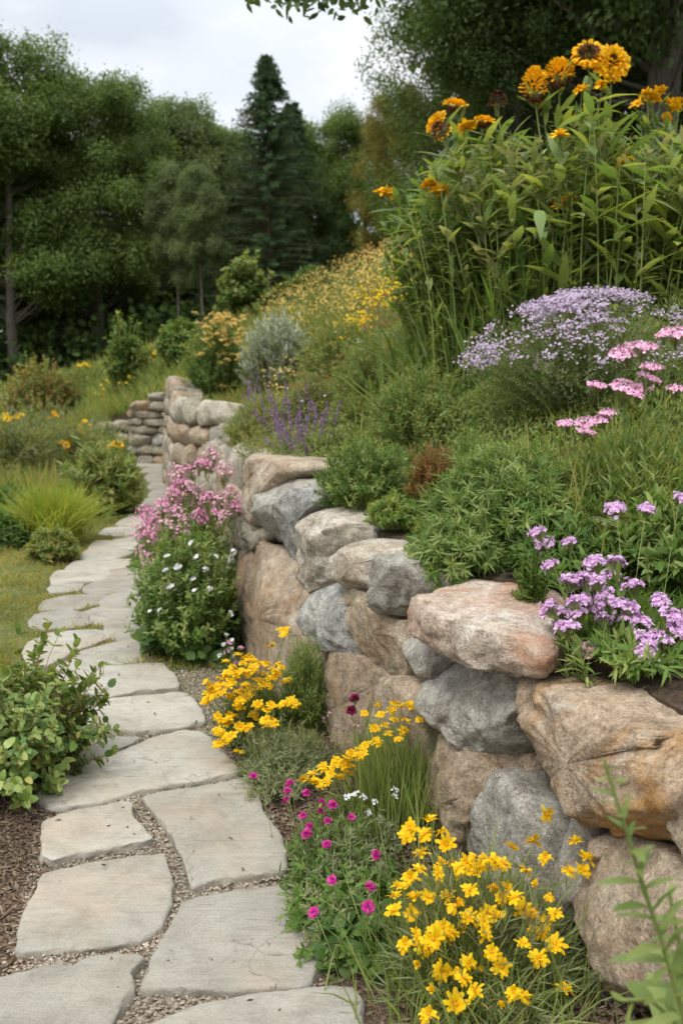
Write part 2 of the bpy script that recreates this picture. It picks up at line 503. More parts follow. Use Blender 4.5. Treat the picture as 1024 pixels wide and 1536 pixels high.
# ------------------------------------------------------------------ setting: ground and hillside
def grid_faces(a, b):
    i = np.arange(a - 1)[:, None] * b; j = np.arange(b - 1)[None, :]
    return np.stack([i + j, i + j + 1, i + j + b + 1, i + j + b], -1).reshape(-1, 4)
g = Geo()
xs = np.unique(np.r_[np.linspace(-320, -12, 12), np.linspace(-12, 4, 60), np.linspace(4, 320, 12)])
ys = np.unique(np.r_[np.linspace(-60, -2, 6), np.linspace(-2, 22, 90), np.linspace(22, 420, 14)])
X, Y = np.meshgrid(xs, ys, indexing='ij')
I_, U_ = wall_su(X.ravel(), Y.ravel())
Zf = np.array([mnoise.noise((x * 1.3, y * 1.3, 0)) * .012 for x, y in zip(X.ravel(), Y.ravel())])
cxx = X.ravel() + .19 * Y.ravel() + .09
Zf = Zf * .5 + .018 + np.clip((np.abs(cxx) - .6) * .10, 0, .04) * (U_ < 0)
Zf = np.where(U_ > .5, -.35, Zf)
g.add(np.stack([X.ravel(), Y.ravel(), Zf], 1), grid_faces(*X.shape)[:, ::-1])
ground = g.obj('ground', ground_material(), smooth=True); ground['kind'] = 'structure'

us = np.r_[EDGE + .04, EDGE, .3, .38, .5, .65, .8, 1.0, 1.25, 1.5, 1.8, 2.2, 2.7, 3.2, 3.8, 4.6, 5.5, 6.5, 8, 10, 12, 14, 17, 20, 24, 30, 40, 60, 110, 250]
si = np.r_[np.arange(0, len(CQ), 3)]
P2 = CQ[si, None, :2] + CN[si, None] * us[None, :, None]
hz, _u = hill(P2[..., 0].ravel(), P2[..., 1].ravel())
hz = hz.reshape(P2.shape[:2])
hz[:, :4] = CQ[si, None, 2] - np.array([.0, .03, .02, .0])
hz[:, 0] = -.4
rg = np.random.default_rng(5)
hz[:, 5:] += rg.normal(size=hz[:, 5:].shape) * .012
g = Geo(); g.add(np.dstack([P2, hz]).reshape(-1, 3), grid_faces(*hz.shape))
hillo = g.obj('hillside', hill_material(), smooth=False); hillo['kind'] = 'structure'

# ------------------------------------------------------------------ stones
def wall_hit(px, py):
    """where the sight line meets the face of the wall"""
    d = ray(px, py)
    t = np.linspace(1.2, 30, 2400)
    p = CAM + d * t[:, None]
    I, U = wall_su(p[:, 0], p[:, 1])
    f = U - LEAN * p[:, 2]
    k = np.argmax(f > 0)
    if f[k] <= 0: k = len(t) - 1
    f0, f1 = f[k - 1], f[k]
    tt = t[k - 1] + (t[k] - t[k - 1]) * (-f0) / (f1 - f0 + 1e-9)
    return CAM + d * tt, I[k]
def chaikin(Q, it=1, w=.12):
    for _ in range(it):
        N_ = np.roll(Q, -1, 0)
        Q = np.stack([Q * (1 - w) + N_ * w, Q * w + N_ * (1 - w)], 1).reshape(-1, Q.shape[1])
    return Q
def resample(Q, M):
    Qc = np.vstack([Q, Q[:1]])
    d = np.r_[0, np.cumsum(np.linalg.norm(np.diff(Qc, axis=0), axis=1))]
    s = np.linspace(0, d[-1], M, endpoint=False)
    return np.stack([np.interp(s, d, Qc[:, k]) for k in range(Q.shape[1])], 1)
def fbm(p, oc=4):
    return mnoise.fractal(p, 1.0, 2.1, oc)
def rock_geo(Q3, n, front, depth, seed, M=72, J=30, ex=.42, rough=1.0, expand=1.09, crag=0.0, cuts=18):
    """a boulder: Q3 its outline on the wall face (world), n the outward direction"""
    Q = resample(chaikin(np.asarray(Q3, float), 2, .12), M)
    c = Q.mean(0)
    Q = c + (Q - c) * expand
    size = np.sqrt(((Q - c) ** 2).sum(1)).mean()
    n = np.asarray(n, float)
    V = []
    ph = np.linspace(-np.pi / 2, np.pi / 2, J)
    for p in ph[1:-1]:
        r = abs(math.cos(p)) ** ex
        w = math.copysign(abs(math.sin(p)) ** (ex + .15), math.sin(p))
        off = -w * front if w < 0 else -w * depth
        V.append(c + (Q - c) * r + n * off)
    V = np.concatenate(V)
    V = np.vstack([V, c + n * front, c - n * depth])
    nr = J - 2
    F4 = []
    for j in range(nr - 1):
        k = np.arange(M); k2 = (k + 1) % M
        F4.append(np.stack([j * M + k, j * M + k2, (j + 1) * M + k2, (j + 1) * M + k], 1))
    F4 = np.concatenate(F4)
    k = np.arange(M); k2 = (k + 1) % M
    F3 = np.concatenate([np.stack([np.full(M, nr * M), k2, k], 1), np.stack([np.full(M, nr * M + 1), (nr - 1) * M + k, (nr - 1) * M + k2], 1)])
    so = Vector((seed * 3.17, seed * 1.71, seed * 7.3))
    rgc = np.random.default_rng(seed * 77 + 5)
    cm = V.mean(0)
    e1 = unit(np.cross(n, [0, 0, 1.0]) if abs(n[2]) < .9 else np.array([1.0, 0, 0])); e2 = np.cross(n, e1)
    FR = np.stack([e1, e2, n])
    Lc = (V - cm) @ FR.T
    ext = np.abs(Lc).max(0); Lc = Lc / ext
    for k_ in range(cuts):                       # flat broken faces
        nk = rndunit(rgc, 1)[0]
        if k_ % 3: nk = unit(nk * .8 + np.array([0, 0, 1.0]))
        inpl = math.hypot(nk[0], nk[1])
        pr = Lc @ nk
        lim = pr.max() * (rgc.uniform(.74, .95) if inpl < .75 else rgc.uniform(.92, 1.0))
        Lc = Lc - np.maximum(pr - lim, 0)[:, None] * nk * .95
    V = cm + (Lc * ext) @ FR
    f1 = 1.5 / size; f2 = 5.0 / size; f3 = 16 / size
    out = np.empty_like(V)
    ax = c - n * (depth - front) * .5
    for i, v in enumerate(V):
        p = Vector(v.tolist()) 
        d = Vector((v - ax).tolist()); d.normalize()
        a1 = mnoise.noise_vector(p * f1 + so)
        a2 = fbm(p * f2 + so, 4)
        ridge = 1 - abs(mnoise.noise(p * f1 * 2.2 + so * 2)) * 2
        a3 = mnoise.noise(p * f3 + so)
        q = p + a1 * (.055 * size * rough) + d * (a2 * .06 * size * rough + a3 * .014 * size * rough - crag * max(0, ridge - .6) * .12 * size)
        out[i] = q
    return out, [F4, F3], c
def boulder(pts, mat, label, depth=.35, front=.06, seed=1, cap=False, **kw):
    H_ = [wall_hit(*p) for p in pts]
    Q = np.array([h[0] for h in H_])
    i = int(np.median([h[1] for h in H_]))
    n = np.array([-CN[i, 0], -CN[i, 1], .0 if cap else .08]); n /= np.linalg.norm(n)
    V, F, c = rock_geo(Q, n, front, depth, seed, **kw)
    V[:, 2] = np.maximum(V[:, 2], -.12)
    if cap:                                      # flat weathered top
        zt = Q[:, 2].max() - .015
        V[:, 2] -= np.maximum(V[:, 2] - zt, 0) * .6
    g = Geo(); g.add(V, F)
    o = g.obj('boulder', RM[mat], smooth=True, loc=c)
    return tag(o, label, 'boulder', 'boulders of the dry stone wall')

def cap_slab(plan, z, thick, mat, label, seed, **kw):
    Q = np.array([G(px, py, z) for px, py in plan])
    kw.setdefault('ex', .22)
    V, F, c = rock_geo(Q, (0, 0, 1), .03, thick, seed, **kw)
    g = Geo(); g.add(V, F)
    o = g.obj('boulder', RM[mat], smooth=True, loc=c)
    return tag(o, label, 'boulder', 'boulders of the dry stone wall')

HI = dict(M=110, J=50)
B = boulder
B([(785,1020),(752,1110),(757,1146),(792,1181),(832,1206),(872,1240),(922,1266),(1003,1268),(1014,1230),(1040,1150),(1075,1100),(985,1103),(930,1078),(860,1042)], 'rust',
  'huge flat topped tan boulder streaked with orange, purple flowers growing behind its top', .66, .07, 1, True, ex=.30, crag=.6, **HI)
cap_slab([(622,903),(634,886),(682,871),(760,873),(835,886),(850,925),(818,962),(790,960),(755,950),(700,940),(652,924)], .845, .135, 'pink',
  'broad pale slab with a pinkish broken edge overhanging the wall', 2, crag=.5, M=120, J=60)
B([(662,978),(648,1010),(637,1065),(674,1090),(707,1128),(747,1132),(762,1085),(783,1040),(780,1018),(722,1000)], 'grey',
  'rounded grey boulder tucked under the pinkish overhanging slab', .35, .07, 3, ex=.36, **HI)
B([(607,960),(640,955),(662,978),(648,1022),(640,1032),(612,1020),(606,985)], 'grey', 'small blocky grey stone wedged left of the boulder under the pinkish slab', .3, .05, 4)
B([(517,905),(549,892),(577,910),(587,930),(624,932),(630,952),(609,962),(606,985),(604,1017),(567,1010),(537,985),(520,945)], 'tan',
  'tan boulder with yellowish lichen below the speckled grey stone', .35, .05, 5)
B([(559,885),(582,835),(594,831),(622,835),(631,880),(619,918),(592,925),(572,905)], 'grey', 'speckled grey stone standing against the left end of the pinkish slab', .3, .10, 6, True, ex=.36)
B([(507,822),(520,812),(560,816),(602,830),(580,842),(568,864),(561,891),(532,884),(508,872),(505,858)], 'pale',
  'flat topped pale cap stone left of the speckled grey stone', .5, .06, 7, True, ex=.3, crag=.3, M=90, J=40)
B([(441,810),(450,777),(462,763),(489,767),(517,800),(510,822),(512,834),(501,861),(495,864),(477,887),(441,884),(427,873),(429,861),(444,852),(438,837)], 'pale',
  'large creased buff boulder capping the middle of the wall', .6, .07, 8, True, ex=.32, crag=.8, M=90, J=40)
B([(404,818),(420,757),(441,737),(456,734),(472,736),(452,767),(441,785),(438,816),(440,849),(423,851),(409,837)], 'blue', 'tall light grey boulder leaning left of the creased buff boulder', .5, .06, 9, True)
B([(382,763),(395,736),(404,722),(421,720),(420,752),(409,785),(405,813),(394,812),(387,800),(384,782)], 'grey', 'narrow grey stone left of the tall light grey boulder', .5, .05, 10, True)
B([(368,742),(362,715),(368,690),(385,680),(407,693),(412,704),(400,721),(385,755),(381,784),(371,787)], 'tan', 'tan cap stone with a dark shaded notch behind the pink flowers', .5, .05, 11, True)
B([(326,680),(337,660),(353,666),(371,680),(362,712),(354,742),(343,742),(330,712)], 'pale', 'long buff cap stone above the pink flowering plant', .5, .05, 12)
B([(304,684),(309,663),(323,655),(328,668),(328,690),(309,698)], 'pale', 'upright whitish stone at the far end of the boulder wall', .4, .05, 13)
B([(327,655),(332,641),(350,637),(361,646),(346,661),(332,665)], 'pale', 'small whitish round stone perched on the far end of the boulder wall', .4, .05, 14, True)
B([(362,912),(364,837),(374,822),(383,819),(392,828),(403,834),(426,852),(429,873),(441,882),(477,887),(477,893),(456,921),(462,946),(483,969),(470,1000),(452,1085),(420,1085),(378,1000),(366,960)], 'brown',
  'biggest smooth brown boulder beside the white flowered bush', .45, .06, 15, M=100, J=40)
B([(359,817),(363,797),(370,787),(383,786),(386,800),(376,824),(364,837)], 'olive', 'little olive stone on the left shoulder of the biggest brown boulder', .3, .05, 16)
B([(456,919),(498,870),(510,877),(516,900),(518,928),(538,982),(529,989),(495,978),(462,948),(455,930)], 'blue', 'bluish wedge shaped stone between the brown and the tan boulders', .35, .06, 17)
B([(510,882),(532,884),(560,894),(550,900),(520,908)], 'tan', 'thin tan chock stone under the flat topped cap stone', .3, .04, 18, M=48, J=20)
B([(468,987),(488,968),(512,988),(537,985),(584,1016),(557,1040),(545,1075),(520,1160),(470,1150),(452,1060)], 'brown', 'rough brown boulder behind the dark red flower', .4, .06, 19)
B([(548,1064),(575,1025),(606,1020),(642,1034),(642,1060),(640,1140),(610,1210),(560,1190),(535,1110)], 'tan', 'pale brown rounded stone behind the upright grassy yellow flowers', .35, .06, 20)
B([(638,1135),(658,1102),(676,1092),(712,1132),(752,1137),(757,1150),(757,1168),(738,1195),(712,1232),(695,1276),(700,1330),(650,1330),(630,1200)], 'brown',
  'rounded brown boulder at the foot of the wall below the rounded grey boulder', .35, .07, 21, ex=.4, **HI)
B([(692,1278),(712,1225),(735,1180),(750,1165),(777,1180),(799,1205),(820,1217),(828,1262),(822,1330),(800,1390),(720,1370)], 'grey',
  'grey foot stone with a dull red smudge behind the largest yellow flowers', .35, .06, 22, ex=.4, **HI)
B([(816,1280),(828,1228),(845,1215),(862,1232),(876,1285),(872,1390),(838,1400),(815,1350)], 'grey', 'upright grey stone between the smudged stone and the smooth tan stone', .35, .04, 23)
B([(870,1305),(892,1272),(930,1268),(992,1288),(1060,1330),(1110,1450),(1060,1560),(962,1500),(925,1490),(900,1400),(878,1360)], 'tan',
  'big smooth tan stone at the foot of the wall under the orange streaked boulder', .4, .10, 24, ex=.55, rough=.7, cuts=6, **HI)
B([(880,1264),(887,1250),(912,1262),(900,1280),(884,1292)], 'rust', 'little reddish stone jammed below the orange streaked boulder', .25, .0, 25, M=40, J=20)
B([(1000,1292),(1008,1185),(1030,1140),(1100,1160),(1130,1290),(1060,1340)], 'tan', 'tan boulder cut off by the right edge of the photo', .4, .07, 26)
B([(885,1400),(908,1395),(938,1470),(934,1540),(895,1545),(876,1480)], 'blue', 'bluish foot stone in the gap left of the smooth tan stone', .3, .02, 27)
B([(1085,1090),(1090,1140),(1140,1210),(1300,1220),(1330,1130),(1200,1090)], 'pale', 'cap stone beyond the right edge of the photo', .5, .07, 28, True)

# coursed walls of smaller stones
def coursed(polyline, zb, zt, sw, sh, parent, seed, mats, flat=1.0, lean=.06, cap=True):
    rg = np.random.default_rng(seed)
    P = np.array(polyline, float)
    d = np.r_[0, np.cumsum(np.hypot(*np.diff(P, axis=0).T))]
    Lt = d[-1]
    def pos(s):
        return np.array([np.interp(s, d, P[:, 0]), np.interp(s, d, P[:, 1])])
    def nrm(s):
        t = pos(min(s + .05, Lt)) - pos(max(s - .05, 0)); t /= np.linalg.norm(t)
        return np.array([-t[1], t[0], .05])
    z = 0.0
    k = 0
    hmax = max(np.interp(np.linspace(0, Lt, 30), d, zt) - np.interp(np.linspace(0, Lt, 30), d, zb))
    while z < hmax:
        h = sh * rg.uniform(.75, 1.3)
        s = -rg.uniform(0, sw * .6)
        while s < Lt:
            w = sw * rg.uniform(.6, 1.6) * flat
            a, b = max(s, 0), min(s + w, Lt); m = (a + b) / 2
            s += w
            if b - a < sw * .25: continue
            base = np.interp(m, d, zb); top = np.interp(m, d, zt)
            if base + z + h * .45 > top: continue
            hh = min(h, top - base - z)
            if base + z + h * 1.5 > top: hh = top - base - z
            hh = max(hh, h * .6)
            n = nrm(m)
            wv = rg.uniform(.75, 1.0, 8)
            co = [(-.5, -.28), (-.3, -.5), (.3, -.5), (.5, -.25), (.5, .25), (.28, .5), (-.3, .5), (-.5, .28)]
            Q = []
            for (u, v), q in zip(co, wv):
                ss = m + u * (b - a) * (.9 + .1 * q); zz = base + z + hh * (.5 + v * (.88 + .16 * q)) + rg.normal() * hh * .04
                p = pos(np.clip(ss, 0, Lt)); Q.append([p[0] - n[0] * (lean * (zz - base)), p[1] - n[1] * lean * (zz - base), zz])
            V, F, c = rock_geo(Q, n, .05 + rg.uniform(0, .03), .22, seed * 31 + k, M=28, J=14, ex=.5, rough=.9, expand=1.04)
            V[:, 2] = np.maximum(V[:, 2], -.1)
            g = Geo(); g.add(V, F); g.obj('stone', RM[mats[rg.integers(len(mats))]], parent, smooth=True, loc=c)
            k += 1
        z += h
    # dark rubble core behind the faces
    g = Geo(); m = 24
    ss = np.linspace(0, Lt, m); A_ = []
    for s_ in ss:
        p = pos(s_); n = nrm(s_); b = np.interp(s_, d, zb); t_ = np.interp(s_, d, zt) - .05
        for off in (.05, .35):
            for zz in (b - .1, t_):
                A_.append([p[0] - n[0] * (off + lean * max(0, zz - b)), p[1] - n[1] * (off + lean * max(0, zz - b)), zz])
    F = []
    for i in range(m - 1):
        a, b = i * 4, i * 4 + 4
        F += [[a, b, b + 1, a + 1], [a + 1, b + 1, b + 3, a + 3], [a + 2, a + 3, b + 3, b + 2]]
    F += [[0, 1, 3, 2], [4 * m - 4, 4 * m - 2, 4 * m - 1, 4 * m - 3]]
    g.add(A_, np.array(F)); g.obj('core', RM['olive'], parent)
    return k
mx_ = ['tan', 'pale', 'olive', 'brown', 'tan', 'pale', 'grey']
w1 = thing('stone_wall', 'tall far stretch of stone wall with small mixed stones turning the corner above the path', 'stone wall', (-2.0, 12, 0), 'far stone walls')
coursed([(-.85, 11.0), (-1.42, 11.36), (-1.86, 11.74), (-2.08, 12.1), (-2.3, 13.4), (-2.6, 14.8), (-2.98, 17.2)], [0] * 7, [1.26, 1.27, 1.28, 1.3, 1.52, 1.55, 1.46], .34, .25, w1, 3, mx_)
_i0, _i1 = int(np.argmin(np.abs(CQ[:, 1] - 6.4) + 9 * (CQ[:, 1] > 9))), int(np.argmin(np.abs(CQ[:, 1] - 11.2)))
_pl = [tuple(CQ[k, :2]) for k in range(_i0, _i1, 8)]
coursed(_pl, [0] * len(_pl), [.80] * len(_pl), .62, .42, w1, 11, ['tan', 'brown', 'pale', 'grey'])
w2 = thing('stone_wall', 'low dark wall of flat stones closing the far end of the path and stepping down to the left', 'stone wall', (-3.7, 17.5, 0), 'far stone walls')
coursed([(-2.95, 17.3), (-3.72, 17.45)], [0, 0], [1.34, 1.02], .38, .16, w2, 7, ['olive', 'grey', 'brown', 'olive', 'olive'], lean=.05)
coursed([(-3.72, 17.5), (-4.42, 17.9)], [0, 0], [.78, .72], .36, .19, w2, 8, ['olive', 'tan', 'pale', 'brown', 'grey'], lean=.05)

# ------------------------------------------------------------------ flagstones of the path
def flag_mat(name, tone):
    m, t, o = nodes(name)
    tcn = t.nodes.new('ShaderNodeTexCoord'); oi = t.nodes.new('ShaderNodeObjectInfo')
    ad = t.nodes.new('ShaderNodeVectorMath'); ad.operation = 'MULTIPLY_ADD'
    cb = t.nodes.new('ShaderNodeCombineXYZ')
    for k in range(3): t.links.new(oi.outputs['Random'], cb.inputs[k])
    t.links.new(cb.outputs[0], ad.inputs[0]); ad.inputs[1].default_value = (31, 47, 13); t.links.new(tcn.outputs['Object'], ad.inputs[2])
    vec = ad.outputs[0]
    n1 = noise_n(t, vec, 3.0, 8, .65, .5)
    c = [tuple(v * tone * k_ for v, k_ in zip(q, (.97, .965, .945))) for q in ((.285, .265, .22), (.345, .325, .275), (.40, .382, .335))]
    base = ramp(t, [(.3, c[0]), (.5, c[1]), (.7, c[2])], n1.outputs[0]).outputs[0]
    mpn = t.nodes.new('ShaderNodeMapping'); mpn.inputs['Rotation'].default_value = (0, 0, -1.0); mpn.inputs['Scale'].default_value = (2, 18, 4)
    t.links.new(vec, mpn.inputs[0])
    n2 = noise_n(t, mpn.outputs[0], 2.5, 7, .7, .3)
    base = mixc(t, .55, base, ramp(t, [(.28, (.52, .50, .47)), (.40, (.90, .89, .88)), (.50, (1.0, 1.0, 1.0)), (.62, (.96, .96, .96)), (.74, (1.22, 1.22, 1.21))], n2.outputs[0]).outputs[0], 'MULTIPLY')
    mp2 = t.nodes.new('ShaderNodeMapping'); mp2.inputs['Rotation'].default_value = (0, 0, -1.05); mp2.inputs['Scale'].default_value = (2.2, 30, 4)
    t.links.new(vec, mp2.inputs[0])
    n9 = noise_n(t, mp2.outputs[0], 2.0, 4, .55, .6)
    base = mixc(t, ramp(t, [(.665, (0, 0, 0)), (.70, (.7,) * 3), (.78, (.2,) * 3)], n9.outputs[0]).outputs[0], base, (.14, .125, .105))
    n3 = noise_n(t, vec, 150, 3, .7)
    base = mixc(t, .7, base, ramp(t, [(.3, (.72, .71, .70)), (.6, (1.12, 1.12, 1.12))], n3.outputs[0]).outputs[0], 'MULTIPLY')
    n5 = noise_n(t, vec, 1.7, 5, .6)
    base = mixc(t, ramp(t, [(.5, (0, 0, 0)), (.68, (.5,) * 3)], n5.outputs[0]).outputs[0], base, (.40, .31, .22))
    n8 = noise_n(t, vec, 7, 8, .72, .8)
    base = mixc(t, .8, base, ramp(t, [(.3, (.70, .69, .67)), (.5, (1, 1, 1)), (.72, (1.14, 1.14, 1.13))], n8.outputs[0]).outputs[0], 'MULTIPLY')
    # hair cracks and dark flecks
    vo = t.nodes.new('ShaderNodeTexVoronoi'); vo.feature = 'DISTANCE_TO_EDGE'; vo.inputs['Scale'].default_value = 2.0
    wv = t.nodes.new('ShaderNodeVectorMath'); wv.operation = 'MULTIPLY_ADD'; nd = noise_n(t, vec, 4, 5, .6)
    t.links.new(nd.outputs['Color'], wv.inputs[0]); wv.inputs[1].default_value = (.35, .35, .35); t.links.new(vec, wv.inputs[2])
    t.links.new(wv.outputs[0], vo.inputs['Vector'])
    n4 = noise_n(t, vec, 2.4, 3)
    crk = ramp(t, [(0, (1, 1, 1)), (.0075, (0, 0, 0))], vo.outputs['Distance']).outputs[0]
    msk = ramp(t, [(.52, (0, 0, 0)), (.60, (.75,) * 3)], n4.outputs[0]).outputs[0]
    base = mixc(t, mixc(t, 1.0, crk, msk, 'MULTIPLY'), base, (.09, .075, .06))
    n7 = noise_n(t, vec, 9, 7, .75)
    base = mixc(t, ramp(t, [(.66, (0, 0, 0)), (.74, (.55,) * 3)], n7.outputs[0]).outputs[0], base, (.15, .14, .125))
    p = t.nodes.new('ShaderNodeBsdfPrincipled'); p.inputs['Roughness'].default_value = .85; p.inputs['Specular IOR Level'].default_value = .25
    t.links.new(base, p.inputs['Base Color'])
    mm = t.nodes.new('ShaderNodeMath'); mm.operation = 'MULTIPLY_ADD'; mm.inputs[1].default_value = .25
    nb = noise_n(t, vec, 60, 8, .7); t.links.new(nb.outputs[0], mm.inputs[0])
    m2 = t.nodes.new('ShaderNodeMath'); m2.operation = 'MULTIPLY_ADD'; m2.inputs[1].default_value = .8
    t.links.new(n2.outputs[0], m2.inputs[0]); t.links.new(n1.outputs[0], m2.inputs[2]); t.links.new(m2.outputs[0], mm.inputs[2])
    b = t.nodes.new('ShaderNodeBump'); b.inputs['Strength'].default_value = .6; b.inputs['Distance'].default_value = .02
    t.links.new(mm.outputs[0], b.inputs['Height']); t.links.new(b.outputs[0], p.inputs['Normal'])
    t.links.new(p.outputs[0], o.inputs[0])
    return m
FM = [flag_mat('flagstone_grey', 1.0), flag_mat('flagstone_pale', 1.12), flag_mat('flagstone_dull', .86), flag_mat('flagstone_light', 1.06), flag_mat('flagstone_dim', .93)]
FLAGPOLY = []
def flagstone(pts, label, seed):
    q = np.array([G(px, py, .045) for px, py in pts])
    far = q[:, 1].mean() > 5.5
    M = 48 if far else 120
    Q = resample(chaikin(q, 2, .07), M)
    c = Q.mean(0)
    rad = np.linalg.norm(Q - c, axis=1)[:, None]
    Q = c + (Q - c) * (1 + (.055 if far else -.004) / rad)
    FLAGPOLY.append(Q[:, :2].copy())
    rr = [0, .25, .5, .7, .85, .94, .98, .994, 1.002, 1.006, 1.0]
    dz = [0, 0, 0, 0, 0, 0, -.001, -.004, -.010, -.03, -.075]
    so = Vector((seed * 5.3, seed * 2.9, 0))
    V = []
    size = np.linalg.norm(Q - c, axis=1).mean()
    tz = mnoise.noise((seed * 1.7, .3, 2)) * .010
    for r, z in zip(rr[1:], dz[1:]):
        for p in Q:
            v = c + (p - c) * r
            e = mnoise.fractal(Vector((v[0], v[1], z * 4)) * 16 + so, 1, 2, 4) * .010 + mnoise.noise(Vector((v[0], v[1], z * 3)) * 5 + so) * .010 + mnoise.fractal(Vector((v[0], v[1], z * 4)) * 55 + so, 1, 2, 3) * .0035
            dr = unit(p - c)
            v = v + dr * e * (r ** 4)
            zz = v[2] + z + tz + mnoise.fractal(Vector((v[0], v[1], 0)) * 3 + so, 1, 2, 5) * .006
            V.append([v[0], v[1], zz])
    V.append([c[0], c[1], c[2] + tz])
    n = len(rr) - 1; k = np.arange(M); k2 = (k + 1) % M
    F4 = np.concatenate([np.stack([j * M + k, j * M + k2, (j + 1) * M + k2, (j + 1) * M + k], 1) for j in range(n - 1)])
    F3 = np.stack([np.full(M, n * M), k2, k], 1)
    V = np.array(V)
    a = np.cross(V[F3[0, 1]] - V[F3[0, 0]], V[F3[0, 2]] - V[F3[0, 0]])[2]
    if a < 0: F4, F3 = F4[:, ::-1], F3[:, ::-1]
    g = Geo(); g.add(V, [F4, F3])
    o = g.obj('flagstone', FM[(seed * 7 // 3) % 5], smooth=True, loc=(c[0], c[1], 0))
    return tag(o, label, 'flagstone', 'flagstones of the garden path')
FS = [
 ([(-60,1475),(0,1463),(92,1442),(107,1448),(130,1436),(175,1428),(217,1431),(222,1436),(200,1456),(202,1486),(175,1521),(165,1590),(-90,1640)], 'flagstone cut off by the bottom left corner of the photo'),
 ([(185,1550),(290,1507),(400,1490),(500,1476),(530,1480),(548,1500),(545,1580),(500,1650),(150,1640)], 'flagstone cut off by the bottom edge beside the gravel and yellow flowers'),
 ([(270,1351),(300,1341),(350,1331),(430,1323),(450,1328),(470,1340),(490,1385),(503,1415),(500,1432),(465,1476),(450,1481),(320,1483),(240,1481),(210,1481),(213,1461),(228,1431),(255,1376)], 'large streaked five sided flagstone in front of the magenta flowers'),
 ([(60,1306),(125,1291),(250,1275),(255,1286),(262,1321),(262,1336),(252,1371),(245,1388),(215,1406),(170,1416),(100,1421),(30,1427),(20,1416),(25,1396),(37,1356)], 'large squarish flagstone beside the brown mulch'),
 ([(65,1231),(100,1218),(190,1201),(200,1206),(207,1231),(230,1258),(190,1268),(120,1278),(80,1290),(60,1286),(60,1256)], 'smaller squarish flagstone at the foot of the leafy green shrub'),
 ([(210,1193),(250,1183),(370,1163),(390,1191),(400,1221),(425,1251),(432,1281),(432,1301),(395,1311),(330,1318),(285,1330),(280,1306),(272,1286),(255,1256),(240,1231)], 'flagstone with a dark diagonal crack left of the magenta flowers'),
 ([(70,1212),(50,1190),(110,1145),(150,1135),(240,1100),(275,1092),(310,1095),(345,1130),(367,1156),(290,1172),(210,1185),(150,1200)], 'widest flagstone spanning the path beside the gold yellow flowers'),
 ([(70,1105),(100,1103),(215,1102),(190,1117),(150,1132),(110,1138),(75,1134),(50,1120)], 'narrow wedge flagstone right of the leafy green shrub'),
 ([(140,1060),(165,1047),(280,1037),(300,1055),(313,1080),(280,1090),(210,1097),(165,1095),(110,1085)], 'flagstone running from the leafy shrub to the gold yellow flowers'),
 ([(70,1018),(125,1000),(245,993),(265,1010),(273,1032),(215,1037),(165,1045),(145,1042),(60,1034)], 'wide flagstone beside the bare soil below the white flowered bush'),
 ([(82,1000),(120,975),(165,963),(218,957),(245,988),(170,996),(95,1010)], 'flagstone touching the near edge of the white flowered bush'),
 ([(47,990),(50,965),(75,952),(140,946),(165,952),(155,958),(115,970),(95,982),(70,996)], 'curved flagstone at the lawn edge in front of the mossy gap'),
 ([(167,938),(222,932),(228,952),(180,958),(170,948)], 'small flagstone against the white flowered bush next to the mossy gap'),
 ([(55,935),(60,922),(100,915),(120,922),(127,935),(100,939),(65,938)], 'rounded flagstone at the lawn edge ringed by moss'),
 ([(130,920),(150,912),(218,910),(222,927),(170,933),(140,930)], 'pointed flagstone right of the rounded mossy one'),
 ([(67,912),(75,900),(100,894),(155,891),(150,900),(115,910)], 'oblong flagstone at the lawn edge beyond the rounded mossy one'),
 ([(155,910),(172,892),(215,889),(220,907)], 'short flagstone beyond the pointed one beside the bush'),
 ([(132,885),(150,870),(212,869),(219,885),(150,889)], 'pale flagstone beyond the short one, level with the middle of the bush'),
 ([(80,887),(85,878),(120,875),(110,884)], 'thin sliver of flagstone at the lawn edge'),
 ([(82,875),(90,856),(155,852),(158,862),(150,868)], 'oblong flagstone between the lawn and a grassy joint, right of the thin sliver'),
 ([(167,866),(170,853),(214,850),(215,866)], 'small square flagstone under the pink flowers across a grassy joint'),
 ([(105,852),(121,842),(208,840),(212,847),(165,853)], 'thin wide flagstone near the small round shrub'),
 ([(128,838),(137,822),(196,829),(165,840)], 'tapering flagstone beside the small round shrub'),
 ([(141,820),(149,811),(200,812),(206,821),(172,826)], 'flagstone level with the top of the small round shrub'),
 ([(175,809),(208,803),(214,812)], 'thin triangular flagstone beside the lowest pink blooms'),
 ([(154,800),(165,791),(222,790),(216,800),(182,803)], 'flagstone level with the base of the yellow green grass'),
 ([(177,787),(191,777),(226,777),(222,787)], 'small flagstone below the dark leafy clump'),
 ([(195,775),(205,767),(228,768),(226,775)], 'smallest flagstone at the bend beside the dark leafy clump'),
 ([(204,765),(215,757),(262,756),(258,765)], 'eighth flagstone from the far stone wall'),
 ([(216,755),(226,746),(263,746),(263,755)], 'seventh flagstone from the far stone wall'),
 ([(225,744),(233,734),(263,734),(263,744)], 'sixth flagstone from the far stone wall'),
 ([(225,732),(229,723),(262,723),(262,732)], 'fifth flagstone from the far stone wall'),
 ([(222,721),(224,709),(259,709),(260,721)], 'fourth flagstone from the far stone wall'),
 ([(212,707),(210,701),(252,701),(254,707)], 'third flagstone from the far stone wall'),
 ([(202,699),(203,694),(246,694),(248,699)], 'second flagstone from the far stone wall'),
 ([(200,692),(203,688),(242,688),(244,692)], 'flagstone directly at the foot of the far stone wall'),
]
for k, (p, l) in enumerate(FS):
    flagstone(p, l, k + 1)
